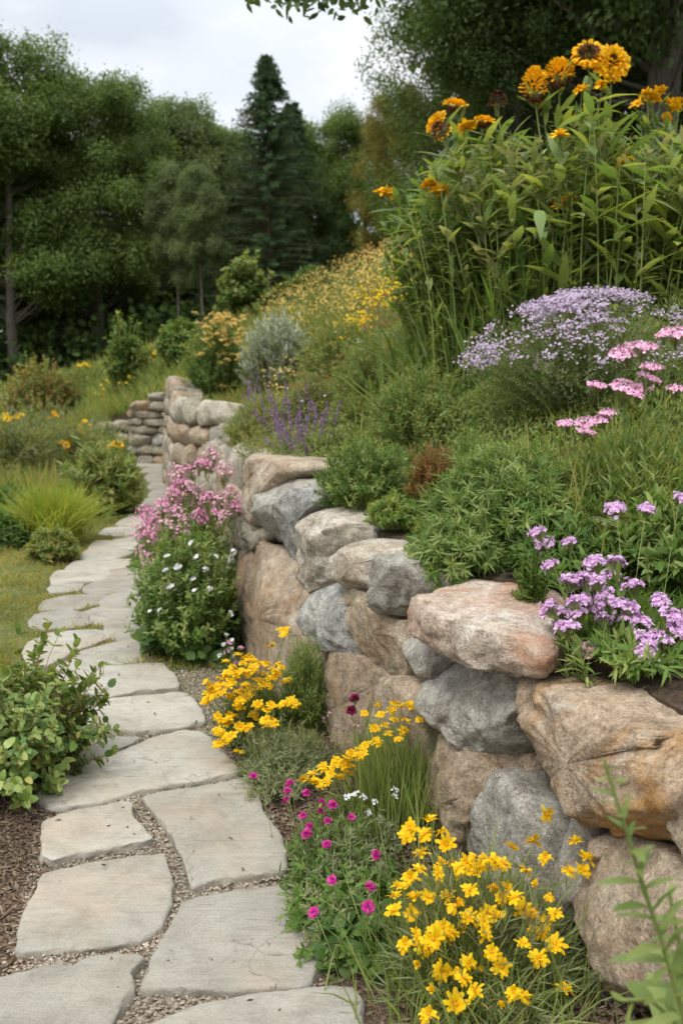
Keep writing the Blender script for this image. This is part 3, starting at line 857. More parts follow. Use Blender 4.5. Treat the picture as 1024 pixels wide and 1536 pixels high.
def in_flags(x, y):
    r = np.zeros(len(x), bool)
    for Q in FLAGPOLY:
        lo, hi = Q.min(0) - .02, Q.max(0) + .02
        m = (x > lo[0]) & (x < hi[0]) & (y > lo[1]) & (y < hi[1])
        if not m.any(): continue
        xx, yy = x[m], y[m]; c = np.zeros(len(xx), bool)
        a, b = Q, np.roll(Q, 1, 0)
        for (x1, y1), (x2, y2) in zip(a, b):
            t = ((y1 > yy) != (y2 > yy)) & (xx < (x2 - x1) * (yy - y1) / (y2 - y1 + 1e-12) + x1)
            c ^= t
        r[np.where(m)[0][c]] = True
    return r
# ------------------------------------------------------------------ plants: leaf materials
LM = {
    'mid': leaf_mat('leaf_mid_green', [(.045, .095, .018), (.07, .14, .03), (.10, .17, .04), (.06, .12, .03)]),
    'dark': leaf_mat('leaf_dark_green', [(.025, .06, .014), (.04, .085, .02), (.06, .115, .028)]),
    'fresh': leaf_mat('leaf_fresh_green', [(.095, .155, .045), (.135, .20, .06), (.175, .235, .08), (.11, .175, .06)]),
    'grey': leaf_mat('leaf_grey_green', [(.10, .14, .075), (.15, .19, .11), (.19, .22, .135), (.12, .17, .07)]),
    'silver': leaf_mat('leaf_silver', [(.17, .22, .18), (.24, .30, .25), (.32, .37, .32)], .2),
    'lime': leaf_mat('leaf_lime', [(.10, .17, .025), (.16, .24, .035), (.22, .29, .05), (.24, .24, .08)]),
    'grass': leaf_mat('grass_blades', [(.08, .13, .03), (.12, .17, .04), (.17, .20, .055), (.22, .21, .08), (.10, .16, .04)]),
    'lawn': leaf_mat('lawn_blades', [(.11, .15, .03), (.15, .19, .045), (.21, .21, .07), (.26, .22, .09)]),
    'rust': leaf_mat('leaf_rust', [(.16, .065, .03), (.22, .10, .05), (.17, .12, .05), (.27, .13, .04), (.12, .12, .04), (.24, .12, .08)], gain=1.2),
    'tall': leaf_mat('leaf_tall_stems', [(.06, .115, .03), (.09, .16, .045), (.12, .19, .065), (.17, .22, .05)]),
    'tallb': leaf_mat('leaf_tall_broad', [(.075, .135, .04), (.105, .18, .055), (.14, .21, .08), (.19, .25, .06)]),
    'brownbush': leaf_mat('leaf_brownish', [(.10, .10, .03), (.15, .12, .04), (.20, .12, .04), (.09, .11, .03)]),
    'broad': leaf_mat('leaf_broad', [(.04, .09, .018), (.06, .12, .025), (.09, .16, .035), (.14, .20, .05), (.19, .19, .05)], .3, .4, .4),
    'stem': leaf_mat('green_stem', [(.08, .12, .03), (.12, .16, .05)], 0),
    'twig': leaf_mat('brown_twig', [(.07, .05, .03), (.11, .085, .05)], 0),
    'yellow': petal_mat('petal_yellow', [(.80, .47, .004), (.86, .58, .008), (.88, .65, .02), (.82, .50, .004)], .4),
    'gold': petal_mat('petal_gold', [(.81, .40, .005), (.86, .49, .008), (.87, .55, .014)]),
    'pale_yellow': petal_mat('petal_pale_yellow', [(.80, .55, .12), (.85, .62, .20), (.80, .48, .10), (.75, .60, .25)]),
    'orange_disc': petal_mat('disc_orange', [(.55, .23, .004), (.65, .30, .006)], 0),
    'brown_disc': petal_mat('disc_brown', [(.045, .018, .006), (.09, .035, .010), (.16, .06, .012)], 0),
    'pink': petal_mat('petal_pink', [(.72, .16, .42), (.80, .30, .55), (.85, .45, .65), (.78, .50, .55), (.68, .17, .50)]),
    'palepink': petal_mat('petal_pale_pink', [(.76, .38, .54), (.80, .52, .60), (.72, .46, .46), (.70, .28, .56)]),
    'hotpink': petal_mat('petal_hot_pink', [(.78, .24, .52), (.85, .42, .67), (.87, .60, .77), (.86, .70, .80)]),
    'magenta': petal_mat('petal_magenta', [(.60, .025, .30), (.70, .06, .40), (.74, .12, .46)]),
    'lilac': petal_mat('petal_lilac', [(.66, .32, .70), (.74, .48, .78), (.80, .60, .81), (.70, .38, .68)]),
    'aster': petal_mat('petal_aster', [(.54, .43, .58), (.62, .52, .66), (.46, .34, .54), (.68, .60, .67)]),
    'violet': petal_mat('petal_violet', [(.20, .10, .30), (.30, .18, .42), (.38, .24, .44), (.32, .14, .32), (.16, .12, .14)]),
    'white': petal_mat('petal_white', [(.74, .76, .80), (.82, .82, .82), (.76, .74, .82)]),
    'crimson': petal_mat('petal_crimson', [(.16, .006, .035), (.25, .015, .07), (.33, .04, .12)]),
    'bark': None,
}
def bark_mat(name, c1, c2):
    m, t, o = nodes(name)
    tcn = t.nodes.new('ShaderNodeTexCoord'); mpn = t.nodes.new('ShaderNodeMapping'); mpn.inputs['Scale'].default_value = (9, 9, 1.4)
    t.links.new(tcn.outputs['Object'], mpn.inputs[0])
    n = noise_n(t, mpn.outputs[0], 2.2, 7, .7)
    c = ramp(t, [(.35, c1), (.65, c2)], n.outputs[0])
    p = t.nodes.new('ShaderNodeBsdfPrincipled'); p.inputs['Roughness'].default_value = .95
    t.links.new(c.outputs[0], p.inputs['Base Color'])
    b = t.nodes.new('ShaderNodeBump'); b.inputs['Distance'].default_value = .05; t.links.new(n.outputs[0], b.inputs['Height']); t.links.new(b.outputs[0], p.inputs['Normal'])
    t.links.new(p.outputs[0], o.inputs[0]); return m
LM['bark'] = bark_mat('bark_grey', (.06, .05, .04), (.20, .17, .14))
LM['barkbrown'] = bark_mat('bark_brown', (.07, .045, .03), (.22, .15, .11))

# ------------------------------------------------------------------ flower meshes (origin at the top of the stalk, facing +Z)
def fl_daisy(seed, np_=10, L_=.0225, Wd=.0046, up=.2, dmat='orange_disc', pmat='yellow', dr=.006, rag=.32, layers=2):
    rg = np.random.default_rng(seed); g = Geo()
    for ly in range(layers):
        an = np.arange(np_) / np_ * 2 * np.pi + rg.normal(size=np_) * .12 + ly * .4
        u_ = up + ly * .35 + rg.normal(size=np_) * rag
        D = np.stack([np.cos(an) * np.cos(u_), np.sin(an) * np.cos(u_), np.sin(u_)], 1)
        P = np.stack([np.cos(an) * dr * .6, np.sin(an) * dr * .6, np.zeros(np_)], 1)
        N = np.stack([-np.cos(an) * np.sin(u_), -np.sin(an) * np.sin(u_), np.cos(u_)], 1) + rg.normal(size=(np_, 3)) * .2
        V, F = leaves(P, D, N, L_ * (1 - .2 * ly) * rg.uniform(.65, 1.2, np_), Wd * rg.uniform(.85, 1.2, np_), 'petal', rg.uniform(-.1, .45, np_), None, .25)
        g.add(V, F, 0)
    k = 8; V = [[0, 0, dr * .8]]
    for r, z in ((.6, .6), (1, 0), (.5, -.6)):
        V += [[math.cos(i / k * 6.283) * dr * r, math.sin(i / k * 6.283) * dr * r, z * dr] for i in range(k)]
    i = np.arange(k); i2 = (i + 1) % k
    F4 = np.concatenate([np.stack([1 + j * k + i, 1 + j * k + i2, 1 + (j + 1) * k + i2, 1 + (j + 1) * k + i], 1)[:, ::-1] for j in range(2)])
    F3 = np.stack([np.zeros(k, int), 1 + i, 1 + i2], 1)
    g.add(V, [F4, F3], 1)
    return g.mesh('flower', [LM[pmat], LM[dmat]])
def florets(rg, C_, Nn, r, petals=5, wide=.42):
    """small flowers centred at C_ facing Nn"""
    n = len(C_)
    Nn = unit(Nn); A = unit(np.cross(Nn, rndunit(rg, n))); B_ = np.cross(Nn, A)
    an = (np.arange(petals) / petals * 2 * np.pi)[None, :] + rg.random((n, 1)) * 6.28
    D = np.cos(an)[..., None] * A[:, None] + np.sin(an)[..., None] * B_[:, None]
    D = D + Nn[:, None] * rg.uniform(-.1, .5, (n, petals, 1))
    rr = (np.broadcast_to(r, (n,))[:, None] * rg.uniform(.8, 1.2, (n, petals)))
    return leaves(np.repeat(C_, petals, 0), D.reshape(-1, 3), np.repeat(Nn, petals, 0), rr.ravel(), rr.ravel() * wide)
def fl_cluster(seed, n, rx, rz, r, mat, flat=.0, petals=5, jit=.25, stalk=True):
    """dome of n florets"""
    rg = np.random.default_rng(seed); g = Geo()
    th = rg.random(n) * 6.283; q = np.sqrt(rg.random(n))
    x, y = rx * q * np.cos(th), rx * q * np.sin(th)
    z = rz * np.sqrt(np.clip(1 - q ** 2 * (1 - flat), 0, 1)) + rg.normal(size=n) * rz * jit
    P = np.stack([x, y, z], 1)
    Nn = np.stack([x / rx * .8, y / rx * .8, np.full(n, .7)], 1) + rg.normal(size=(n, 3)) * .3
    g.add(*florets(rg, P, Nn, r, petals))
    mats = [LM[mat]]
    if stalk:
        P0 = np.repeat([[0, 0, -rx * .9]], n, 0) * rg.uniform(.5, 1.2, (n, 1)); 
        V, F = tubes(bez(P0, (P0 + P) / 2 + rg.normal(size=(n, 3)) * rx * .05, P - Nn * r * .2, 3), r * .06, r * .05)
        g.add(V, F, 1); mats.append(LM['stem'])
    return g.mesh('flower_head', mats)
def fl_bud(seed, r, mat):
    """round fringed bloom"""
    rg = np.random.default_rng(seed); g = Geo()
    n = 60
    d = rndunit(rg, n); d[:, 2] = np.abs(d[:, 2]) * .9 - .15; d = unit(d)
    g.add(*leaves(d * r * .25, d + rg.normal(size=(n, 3)) * .2, rndunit(rg, n) * .6 + np.array([0, 0, 1]), r * rg.uniform(.6, .95, n), r * .34, 'petal', .2), 0)
    V, F = tubes(np.array([[[0, 0, -r * 1.1], [0, 0, -r * .5], [0, 0, .0]]]), r * .30, r * .42, 6); g.add(V, F, 1)
    return g.mesh('flower', [LM[mat], LM['stem']])
def fl_spike(seed, h, r, n, fr, mat):
    rg = np.random.default_rng(seed); g = Geo()
    t = rg.random(n) ** .8; th = rg.random(n) * 6.283
    lumps = .65 + .35 * np.abs(np.sin(t * 22))
    rad = r * (1 - t * .7) * lumps
    P = np.stack([rad * np.cos(th), rad * np.sin(th), t * h], 1)
    Nn = np.stack([np.cos(th), np.sin(th), rg.normal(size=n) * .4 + .3], 1)
    g.add(*florets(rg, P, Nn, fr, 4, .5), 0)
    V, F = tubes(np.array([[[0, 0, -.02], [0, 0, h * .5], [0, 0, h]]]), .0016, .001, 4); g.add(V, F, 1)
    return g.mesh('flower_spike', [LM[mat], LM['stem']])

def rot_to(d, rg=None):
    q = Vector([float(x) for x in d]).to_track_quat('Z', 'Y').to_euler()
    return q
# ------------------------------------------------------------------ generic clumps
def dome_tips(rg, n, c, rx, ry, h, low=.25, zs=.85, jit=.06):
    th = rg.random(n) * 6.283; q = np.sqrt(rg.random(n))
    z = h * np.sqrt(np.clip(1 - q ** 2 * zs, 0, 1)) * (1 - low * rg.random(n))
    t = np.stack([c[0] + rx * q * np.cos(th), c[1] + ry * q * np.sin(th), c[2] + z], 1)
    return t + rg.normal(size=t.shape) * jit * h
def arch(rg, base, tips, up=.6, out=.35):
    d = tips - base
    m = base + d * np.array([out, out, up]) + rg.normal(size=tips.shape) * .03 * np.linalg.norm(d, axis=1)[:, None]
    return m
class Clump:
    """a plant: an Empty at its base, foliage and stems as parts"""
    def __init__(s, name, label, cat, c, seed, group=None):
        s.rg = np.random.default_rng(seed); s.c = np.array(c, float)
        s.root = thing(name, label, cat, c, group)
        s.gl = {}; s.gs = Geo()
    def fill(s, n, rx, ry, h, per, Lh, Wd, mat='mid', rows='dia', ang=.8, t0=.25, t1=1.0, low=.25, zs=.85, bend=.15, base_r=.35, sr=.0016, up=.6, out=.35, fold=0., stems=True, tips=None, pw=1., taper=.0, jit=.06, dz=None):
        rg = s.rg
        if tips is None: tips = dome_tips(rg, n, s.c, rx, ry, h, low, zs, jit)
        n = len(tips)
        base = s.c + (tips - s.c) * np.array([base_r, base_r, 0]) + rg.normal(size=tips.shape) * np.array([.012, .012, 0])
        base[:, 2] = (ZG(base[:, 0], base[:, 1]) if dz is None else dz) - .01
        if s.c[2] > .5 and s.c[1] < 16: base[:, 2] = np.maximum(base[:, 2], s.c[2] - .22)
        mid = arch(rg, base, tips, up, out)
        if per:
            g = s.gl.setdefault(mat, Geo())
            g.add(*leaves_on(rg, base, mid, tips, per, t0, t1, Lh, Wd, ang, rows, bend, .3, fold, pw, taper))
        if stems:
            s.gs.add(*tubes(bez(base, mid, tips, 5), sr, sr * .6, 3))
        s.tips, s.dirs = tips, unit(tips - mid)
        return s
    def shell(s, n, rx, ry, h, Lh, Wd, mat='mid', rows='dia', depth=.3, bend=.15, updir=.5):
        """extra leaves over the outside of the mound"""
        rg = s.rg
        d = rndunit(rg, n); d[:, 2] = np.abs(d[:, 2])
        P = s.c + d * np.array([rx, ry, h]) * rg.uniform(1 - depth, 1.02, (n, 1))
        lump = np.array([1 + .12 * mnoise.noise(Vector((p * 5).tolist())) for p in d])[:, None]
        P = s.c + (P - s.c) * lump
        D = unit(d + rndunit(rg, n) * .8 + np.array([0, 0, updir]))
        g = s.gl.setdefault(mat, Geo())
        g.add(*leaves(P, D, d + np.array([0, 0, .5]) + rndunit(rg, n) * .4, Lh * rg.uniform(.6, 1.3, n), Wd * rg.uniform(.7, 1.2, n), rows, bend))
        return s
    def done(s, leafname='foliage', stemname='stems', stem_mat='stem'):
        for m, g in s.gl.items():
            if g.n: g.obj(leafname, LM[m], s.root)
        if s.gs.n: s.gs.obj(stemname, LM[stem_mat], s.root)
        return s
    def stalks(s, pts, sr=.0015, base_r=.3, up=.55, out=.3, per=0, Lh=.03, Wd=.003, mat='mid', t0=.1, t1=.9, ang=.7, rows='lance'):
        """stems from the ground to the given flower places"""
        tips = np.array(pts, float)
        s.fill(0, 0, 0, 0, per, Lh, Wd, mat, rows, ang, t0, t1, base_r=base_r, sr=sr, up=up, out=out, tips=tips)
        return s
    def flowers(s, meshes, pts=None, dirs=None, up=.6, tilt=.35, scale=(.85, 1.15), name='flower', face=None):
        rg = s.rg
        pts = s.tips if pts is None else np.array(pts, float); dirs = s.dirs if dirs is None else dirs
        for i, (p, d) in enumerate(zip(pts, dirs)):
            dd = d * (1 - up) + np.array([0, 0, up]) + rg.normal(size=3) * tilt
            if face is not None: dd = dd + np.array(face)
            e = rot_to(dd)
            o = part(name, meshes[int(rg.integers(len(meshes)))], s.root, p, e, float(rg.uniform(*scale)))
        return s

def px_points(L_, dist, rg, jit=.1, slope=None):
    r = []
    for q in L_:
        d = dist + rg.normal() * jit if slope is None else slope(q[0], q[1]) + rg.normal() * jit
        r.append(AT(q[0], q[1], d))
    return np.array(r)

daisies = [fl_daisy(k) for k in range(5)] + [fl_daisy(7, 8, .028, .0058, .6), fl_daisy(8, 11, .024, .005, -.2), fl_daisy(9, 7, .016, .0045, 1.15, layers=2), fl_daisy(10, 8, .022, .004, -.7, pmat='gold', layers=1)]
yarrows = [fl_daisy(20 + k, 10, .021, .0055, .05, pmat='yellow', dr=.007, rag=.2) for k in range(4)]

# ---- yellow flowers at the foot of the near wall
c8 = [(265,185),(205,215),(250,230),(195,235),(315,262),(240,285),(615,172),(575,250),(700,250),(735,300),(680,340),(725,340),(235,335),(300,320),(290,345),(400,295),(375,315),(360,345),(420,320),(445,305),(400,345),(455,385),(175,385),(160,415),(155,460),(220,425),(260,420),(205,360),(320,415),(350,425),(340,445),(385,395),(580,385),(625,410),(520,420),(545,455),(575,460),(440,470),(410,475),(465,480),(640,465),(615,490),(605,525),(575,525),(430,530),(450,585),(305,510),(225,535),(300,540),(360,520),(250,575),(320,555),(380,615),(350,645),(365,660),(480,630),(270,700),(340,740),(260,770),(475,735),(515,705),(540,715),(668,695),(485,318),(460,315),(510,268),(300,225),(265,555),(285,520),(425,490),(330,525),(210,470),(190,560),(420,640),(590,600),(640,560),(545,560),(400,700),(300,640),(230,620),(500,400),(555,340),(610,300),(480,420),(380,480),(275,545),(350,330),(330,310),(410,330)]
c8 = [(512 + a / 2, 1136 + b / 2) for a, b in c8]
k = Clump('yellow_daisy_plant', 'largest clump of bright yellow daisies in long grassy leaves, lowest in the photo', 'flower plant', (.36, 2.42, 0), 101, 'yellow flowered plants at the foot of the wall')
pts = px_points(c8, 2.45, k.rg, .035, lambda x, y: 2.13 + (1500 - y) / 270 * .40)
pts[:, 2] = np.maximum(pts[:, 2], .08)
k.stalks(pts, .0017, .35, .5, .25, per=9, Lh=.06, Wd=.0022, mat='grass', t0=.05, t1=.8, ang=.5, rows='blade')
k.flowers(daisies, dirs=unit(k.dirs * .4 + unit(CAM - pts) * .55 + np.array([0, 0, .6])), up=.25, tilt=.4, scale=(.82, 1.12))
k.fill(520, .25, .30, .36, 0, 0, 0, sr=.0012, low=.6, base_r=.5, up=.65, out=.3)
k.fill(420, .26, .32, .36, 12, .05, .0016, 'grey', 'blade', .5, .05, 1.0, low=.55, base_r=.45, up=.65, sr=.0008)
gb = k.gl.setdefault('fresh', Geo())
rg = k.rg; n = 1500
P = np.stack([k.c[0] + rg.normal(size=n) * .13, k.c[1] + rg.normal(size=n) * .16, np.zeros(n)], 1)
D = unit(np.stack([rg.normal(size=n) * .26, rg.normal(size=n) * .26, np.ones(n)], 1))
gb.add(*leaves(P, D, rndunit(rg, n), rg.uniform(.15, .38, n), .0026, 'blade', rg.uniform(.0, .5, n), unit(np.stack([D[:, 0], D[:, 1], -np.full(n, .5)], 1))))
k.done()

a5 = [(740,450),(760,460),(780,470),(820,490),(800,470),(700,480),(680,500),(720,490),(750,495),(790,500),(740,510),(690,520),(660,515),(650,540),(630,560),(620,585),(700,530),(770,520),(810,515),(860,520),(830,500),(690,570),(720,580),(740,570),(760,545),(790,535),(720,605),(870,580),(850,595),(800,610),(780,605),(760,625),(690,625),(675,640),(680,650),(650,670),(720,660),(745,660),(800,655),(820,650),(655,710),(680,700),(690,690),(715,735),(815,415),(855,385),(850,370),(730,470),(760,480),(650,555),(640,575),(710,500),(735,535),(665,560),(715,555),(675,535)]
a5 = [(a / 2, 760 + b / 2) for a, b in a5]
k = Clump('yellow_daisy_plant', 'gold yellow flower clump against the path edge below the white flowered bush', 'flower plant', (G(385, 1110)[0], 4.2, 0), 102, 'yellow flowered plants at the foot of the wall')
pts = px_points(a5, 4.2, k.rg, .05, lambda x, y: 3.86 + (1100 - y) / 140 * .40)
k.stalks(pts, .002, .35, .5, .3, per=12, Lh=.04, Wd=.002, mat='grey', t0=.2, t1=.95, ang=.7, rows='dia')
k.flowers(yarrows, up=.8, tilt=.22, scale=(.9, 1.25))
k.stalks(pts[:40] + k.rg.normal(size=(40, 3)) * np.array([.022, .03, .014]), .0015, .35, .5, .3)
k.flowers(yarrows, up=.8, tilt=.22, scale=(.8, 1.1))
k.fill(260, .18, .26, .26, 30, .03, .0022, 'mid', 'dia', .8, .15, 1.0, low=.4, base_r=.45)
k.fill(120, .18, .26, .25, 30, .03, .0022, 'grey', 'dia', .8, .15, 1.0, low=.4, base_r=.45)
k.done()
k = Clump('feathery_plant', 'fine feathery green plant right of the gold yellow clump against the brown rock', 'plant', (G(450, 1120)[0] + .02, 4.32, 0), 103)
k.fill(300, .11, .22, .46, 30, .03, .0018, 'fresh', 'dia', .6, .15, 1.0, low=.4, base_r=.5, up=.7)
k.fill(100, .12, .22, .44, 30, .03, .0018, 'mid', 'dia', .6, .15, 1.0, low=.4, base_r=.5, up=.7)
k.done()
k = Clump('silvery_thyme', 'low grey green feathery plant spilling over the path edge between the yellow clumps', 'plant', (G(425, 1180)[0], 3.78, 0), 104)
k.fill(420, .19, .34, .22, 34, .022, .0020, 'grey', 'dia', .8, .1, 1.0, low=.35, base_r=.5)
k.done()

b6 = [(70,620),(110,595),(150,610),(160,590),(180,600),(200,580),(245,575),(260,570),(130,655),(185,670),(160,640),(120,625),(250,645),(265,640),(235,640),(105,705),(70,720),(30,740),(60,745),(20,770),(140,680),(190,640),(100,665),(205,595),(170,700)]
b6 = [(512 + a / 2, 760 + b / 2) for a, b in b6]
b6l = [(455,1168),(470,1160),(485,1150),(495,1160),(505,1140),(520,1135),(540,1125),(530,1150),(480,1180),(510,1165),(465,1170),(500,1150),(515,1148),(490,1172),(475,1172),(525,1160),(535,1140),(548,1118)]
k = Clump('yellow_daisy_plant', 'upright clump of small yellow flowers on tall grassy stems under the small blocky grey stone', 'flower plant', (G(600, 1235)[0], 3.42, 0), 105, 'yellow flowered plants at the foot of the wall')
pts = px_points(b6 + b6l, 3.45, k.rg, .05, lambda x, y: 3.1 + (1200 - y) / 150 * .3)
k.stalks(pts, .0016, .5, .6, .3, per=8, Lh=.05, Wd=.002, mat='grass', t0=.05, t1=.8, ang=.5, rows='blade')
k.flowers(yarrows + daisies[:2], up=.7, tilt=.3, scale=(.7, 1.0))
rg = k.rg; n = 1100
P = np.stack([k.c[0] + rg.normal(size=n) * .085 + .01, k.c[1] + rg.normal(size=n) * .13, np.zeros(n)], 1)
D = unit(np.stack([rg.normal(size=n) * .14, rg.normal(size=n) * .2, np.ones(n)], 1))
k.gl.setdefault('fresh', Geo()).add(*leaves(P, D, rndunit(rg, n), rg.uniform(.22, .48, n), .0026, 'blade', rg.uniform(0, .25, n), unit(np.stack([D[:, 0], D[:, 1], -np.full(n, .5)], 1))))
k.done()

# ---- magenta flowers beside the path
d7 = [(a / 2, 1136 + b / 2) for a, b in [(870,80),(862,103),(860,128),(920,108),(965,137),(963,165),(983,190),(998,143),(908,175),(928,207),(920,230),(980,262),(996,368),(940,465),(760,58)]] + [(512 + a / 2, 1136 + b / 2) for a, b in [(102,292),(85,390),(80,448),(30,180),(18,695)]]
k = Clump('magenta_flower_plant', 'sprawling grey green plant with round magenta blooms at the path edge', 'flower plant', (.0, 2.92, 0), 106)
pts = np.array([G(x, y, .225 + k.rg.normal() * .015) for x, y in d7])
pts[-1] = AT(521, 1483, 2.5)
pts[:, 2] = np.maximum(pts[:, 2], .03)
k.stalks(pts, .0013, .75, .6, .4, per=10, Lh=.025, Wd=.0025, mat='grey', t0=.1, t1=.95)
k.flowers([fl_bud(50 + q, .0145, 'magenta') for q in range(3)], up=.5, tilt=.3, scale=(.85, 1.15))
k.fill(520, .17, .50, .21, 26, .024, .0024, 'grey', 'dia', .8, .1, 1., low=.4, base_r=.6)
k.fill(330, .18, .50, .22, 20, .028, .0045, 'mid', 'lance', .9, .1, 1., low=.5, base_r=.6)
k.done()
wm = [fl_cluster(60, 9, .012, .008, .0065, 'white', .3)]
k = Clump('white_flower_plant', 'wispy plant with tiny white flowers between the magenta and the yellow blooms', 'flower plant', (G(560, 1300)[0], 3.05, 0), 107)
pts = px_points([(545,1197),(527,1196),(553,1220),(570,1230),(518,1198),(590,1197),(592,1186),(535,1192),(560,1205)], 3.1, k.rg, .04)
k.stalks(pts, .001, .6, .6, .3, per=6, Lh=.02, Wd=.002, mat='grey')
k.flowers(wm, up=.6, tilt=.3, name='flower_head')
k.fill(160, .10, .16, .20, 22, .024, .0025, 'grey', 'dia', .8, .1, 1., low=.4, base_r=.6)
k.done()
k = Clump('broad_leaf_plant', 'low dark green leafy plant between the path edge and the largest yellow clump', 'plant', (G(560, 1440)[0], 2.62, 0), 108)
k.fill(130, .17, .22, .15, 16, .045, .014, 'dark', 'oval', 1.0, .2, 1., low=.4, base_r=.5, fold=.15)
k.fill(60, .17, .22, .15, 14, .03, .010, 'mid', 'oval', 1.0, .2, 1., low=.4, base_r=.5, fold=.15)
k.done()
k = Clump('crimson_flower_plant', 'single dark red flower on a thin stalk before the rough brown boulder', 'flower plant', (G(545, 1180)[0], 3.75, 0), 109)
pts = np.array([AT(527, 1066, 3.72), AT(532, 1048, 3.72)])
k.stalks(pts, .0016, .6, .6, .3, per=5, Lh=.04, Wd=.004, mat='grey')
k.flowers([fl_bud(71, .022, 'crimson')], up=.5, tilt=.3)
pts = px_points([(488,1083),(495,1076),(505,1095),(515,1100),(534,1091),(560,1140),(565,1150),(582,1165),(586,1180)], 3.8, k.rg, .04)
k.stalks(pts, .001, .6, .6, .3, per=4, Lh=.03, Wd=.002, mat='grey')
k.flowers([fl_cluster(72, 8, .012, .01, .006, 'hotpink', .3), fl_cluster(73, 10, .010, .018, .006, 'palepink', .3)], up=.6, tilt=.3, name='flower_head', scale=(.9, 1.3))
k.done()

# ---- white flowered bush and pink flowers beside the path
k = Clump('white_flower_bush', 'leafy green bush dotted with small white flowers against the brown boulder', 'flower bush', (-.88, 5.62, 0), 110)
k.fill(560, .27, .42, .74, 34, .030, .0055, 'mid', 'lance', .9, .25, 1., low=.45, base_r=.5, fold=.1)
k.fill(360, .27, .42, .74, 30, .030, .0055, 'fresh', 'lance', .9, .4, 1., low=.3, base_r=.5, fold=.1)
k.fill(120, .28, .40, .36, 14, .07, .022, 'dark', 'oval', 1.0, .3, 1., low=.5, base_r=.5, fold=.1)
pts = px_points([(289,816),(251,834),(266,851),(296,836),(324,835),(307,853),(251,857),(349,828),(256,880),(293,887),(314,883),(226,918),(242,916),(290,869),(345,920)], 5.35, k.rg, .05, lambda x, y: 5.22 + (920 - y) / 100 * .16)
k.stalks(pts, .0015, .5, .6, .3)
k.flowers([fl_cluster(75, 12, .016, .010, .010, 'white', .4)], up=.5, tilt=.3, name='flower_head', scale=(.8, 1.3))
k.done()
k = Clump('pale_flower_spike', 'slender stalk of pale pink and white flowers at the foot of the white flowered bush', 'flower plant', (G(352, 1010)[0], 5.12, 0), 111)
pts = px_points([(340,955),(344,965),(346,975),(340,978),(350,985),(361,973),(330,985),(352,1000),(347,962),(336,968),(355,994)], 5.05, k.rg, .03)
k.stalks(pts, .0015, .7, .6, .3, per=4, Lh=.04, Wd=.008, mat='dark')
k.flowers([fl_cluster(76, 8, .014, .010, .010, 'white', .4), fl_cluster(77, 8, .014, .010, .010, 'palepink', .4)], up=.4, tilt=.4, name='flower_head', scale=(.8, 1.2))
k.done()
pk = [(245,765),(262,755),(270,715),(285,712),(300,703),(316,697),(335,715),(337,722),(275,730),(280,742),(268,735),(315,750),(325,758),(310,755),(332,755),(352,752),(358,765),(350,775),(340,783),(300,775),(308,785),(270,770),(255,775),(240,782),(228,800),(222,815),(235,795),(248,800),(265,790),(280,785),(290,765),(230,785),(218,830),(240,820),(272,808),(222,775),(255,760),(285,735),(345,765),(320,690),(290,718),(325,775),(262,780),(345,745),(310,705),(226,842),(213,808),(260,745),(295,745)]
k = Clump('pink_flower_plant', 'tall airy mass of pink flowers behind the white flowered bush', 'flower plant', (-.96, 6.35, 0), 112)
pts = px_points(pk, 6.2, k.rg, .10, lambda x, y: 5.95 + (840 - y) / 150 * .5)
k.stalks(pts, .002, .4, .6, .25, per=14, Lh=.05, Wd=.005, mat='fresh', t0=.2, t1=.9)
k.flowers([fl_cluster(80 + q, 42, .055, .055, .0115, 'pink' if q in (0, 2) else 'palepink', .2) for q in range(5)], up=.5, tilt=.35, name='flower_head', scale=(.8, 1.25))
k.fill(320, .33, .42, .92, 20, .04, .006, 'fresh', 'lance', .8, .2, .95, low=.4, base_r=.5)
k.fill(120, .33, .42, .85, 20, .04, .006, 'mid', 'lance', .8, .2, .95, low=.4, base_r=.5)
k.done()
k = Clump('bedding_plant', 'low green plants at the foot of the tall far stone wall beyond the pink flowers', 'plant', (-1.6, 9.1, 0), 113)
k.fill(200, .18, 1.3, .22, 16, .05, .009, 'mid', 'lance', .9, .2, 1, low=.5, base_r=.8)
k.done()

# ---- left of the path
k = Clump('leafy_shrub', 'sprawling glossy green shrub reaching over the path edge at the left', 'shrub', (-1.28, 3.72, 0.03), 120)
k.fill(170, .36, .46, .42, 24, .038, .0115, 'broad', 'oval', 1.0, .3, 1., low=.4, base_r=.4, fold=.18, sr=.0025, jit=.08)
k.fill(85, .36, .50, .46, 22, .034, .0095, 'fresh', 'oval', 1.0, .5, 1., low=.3, base_r=.4, fold=.18, sr=.0025, jit=.08)
tp = px_points([(150,1000),(165,1030),(108,980),(130,1045),(140,1020),(120,960),(125,1140),(100,1120),(155,1060),(75,930),(30,945),(55,1165),(85,1180),(95,1000),(60,975),(145,1010),(110,1100),(130,1075),(160,1045)], 4.0, k.rg, .1, lambda x, y: 4.3 - (y - 930) / 250 * .7)
k.stalks(tp, .0028, .25, .75, .4, per=22, Lh=.038, Wd=.0115, mat='broad', t0=.4, t1=1., ang=1.0, rows='oval')
k.stalks(tp + k.rg.normal(size=tp.shape) * .04, .0025, .25, .75, .4, per=20, Lh=.034, Wd=.0095, mat='fresh', t0=.5, t1=1., ang=1.0, rows='oval')
k.done(stem_mat='twig')
k = Clump('ornamental_grass', 'bright yellow green fountain of ornamental grass on the lawn', 'grass clump', (XAT(80, 9.2, .2), 9.2, .03), 121)
rg = k.rg; n = 4200
P = np.stack([k.c[0] + rg.normal(size=n) * .10, k.c[1] + rg.normal(size=n) * .10, np.full(n, .03)], 1)
an = rg.random(n) * 6.283; ti = np.abs(rg.normal(size=n)) * .26 + .05
D = np.stack([np.cos(an) * np.sin(ti), np.sin(an) * np.sin(ti), np.cos(ti)], 1)
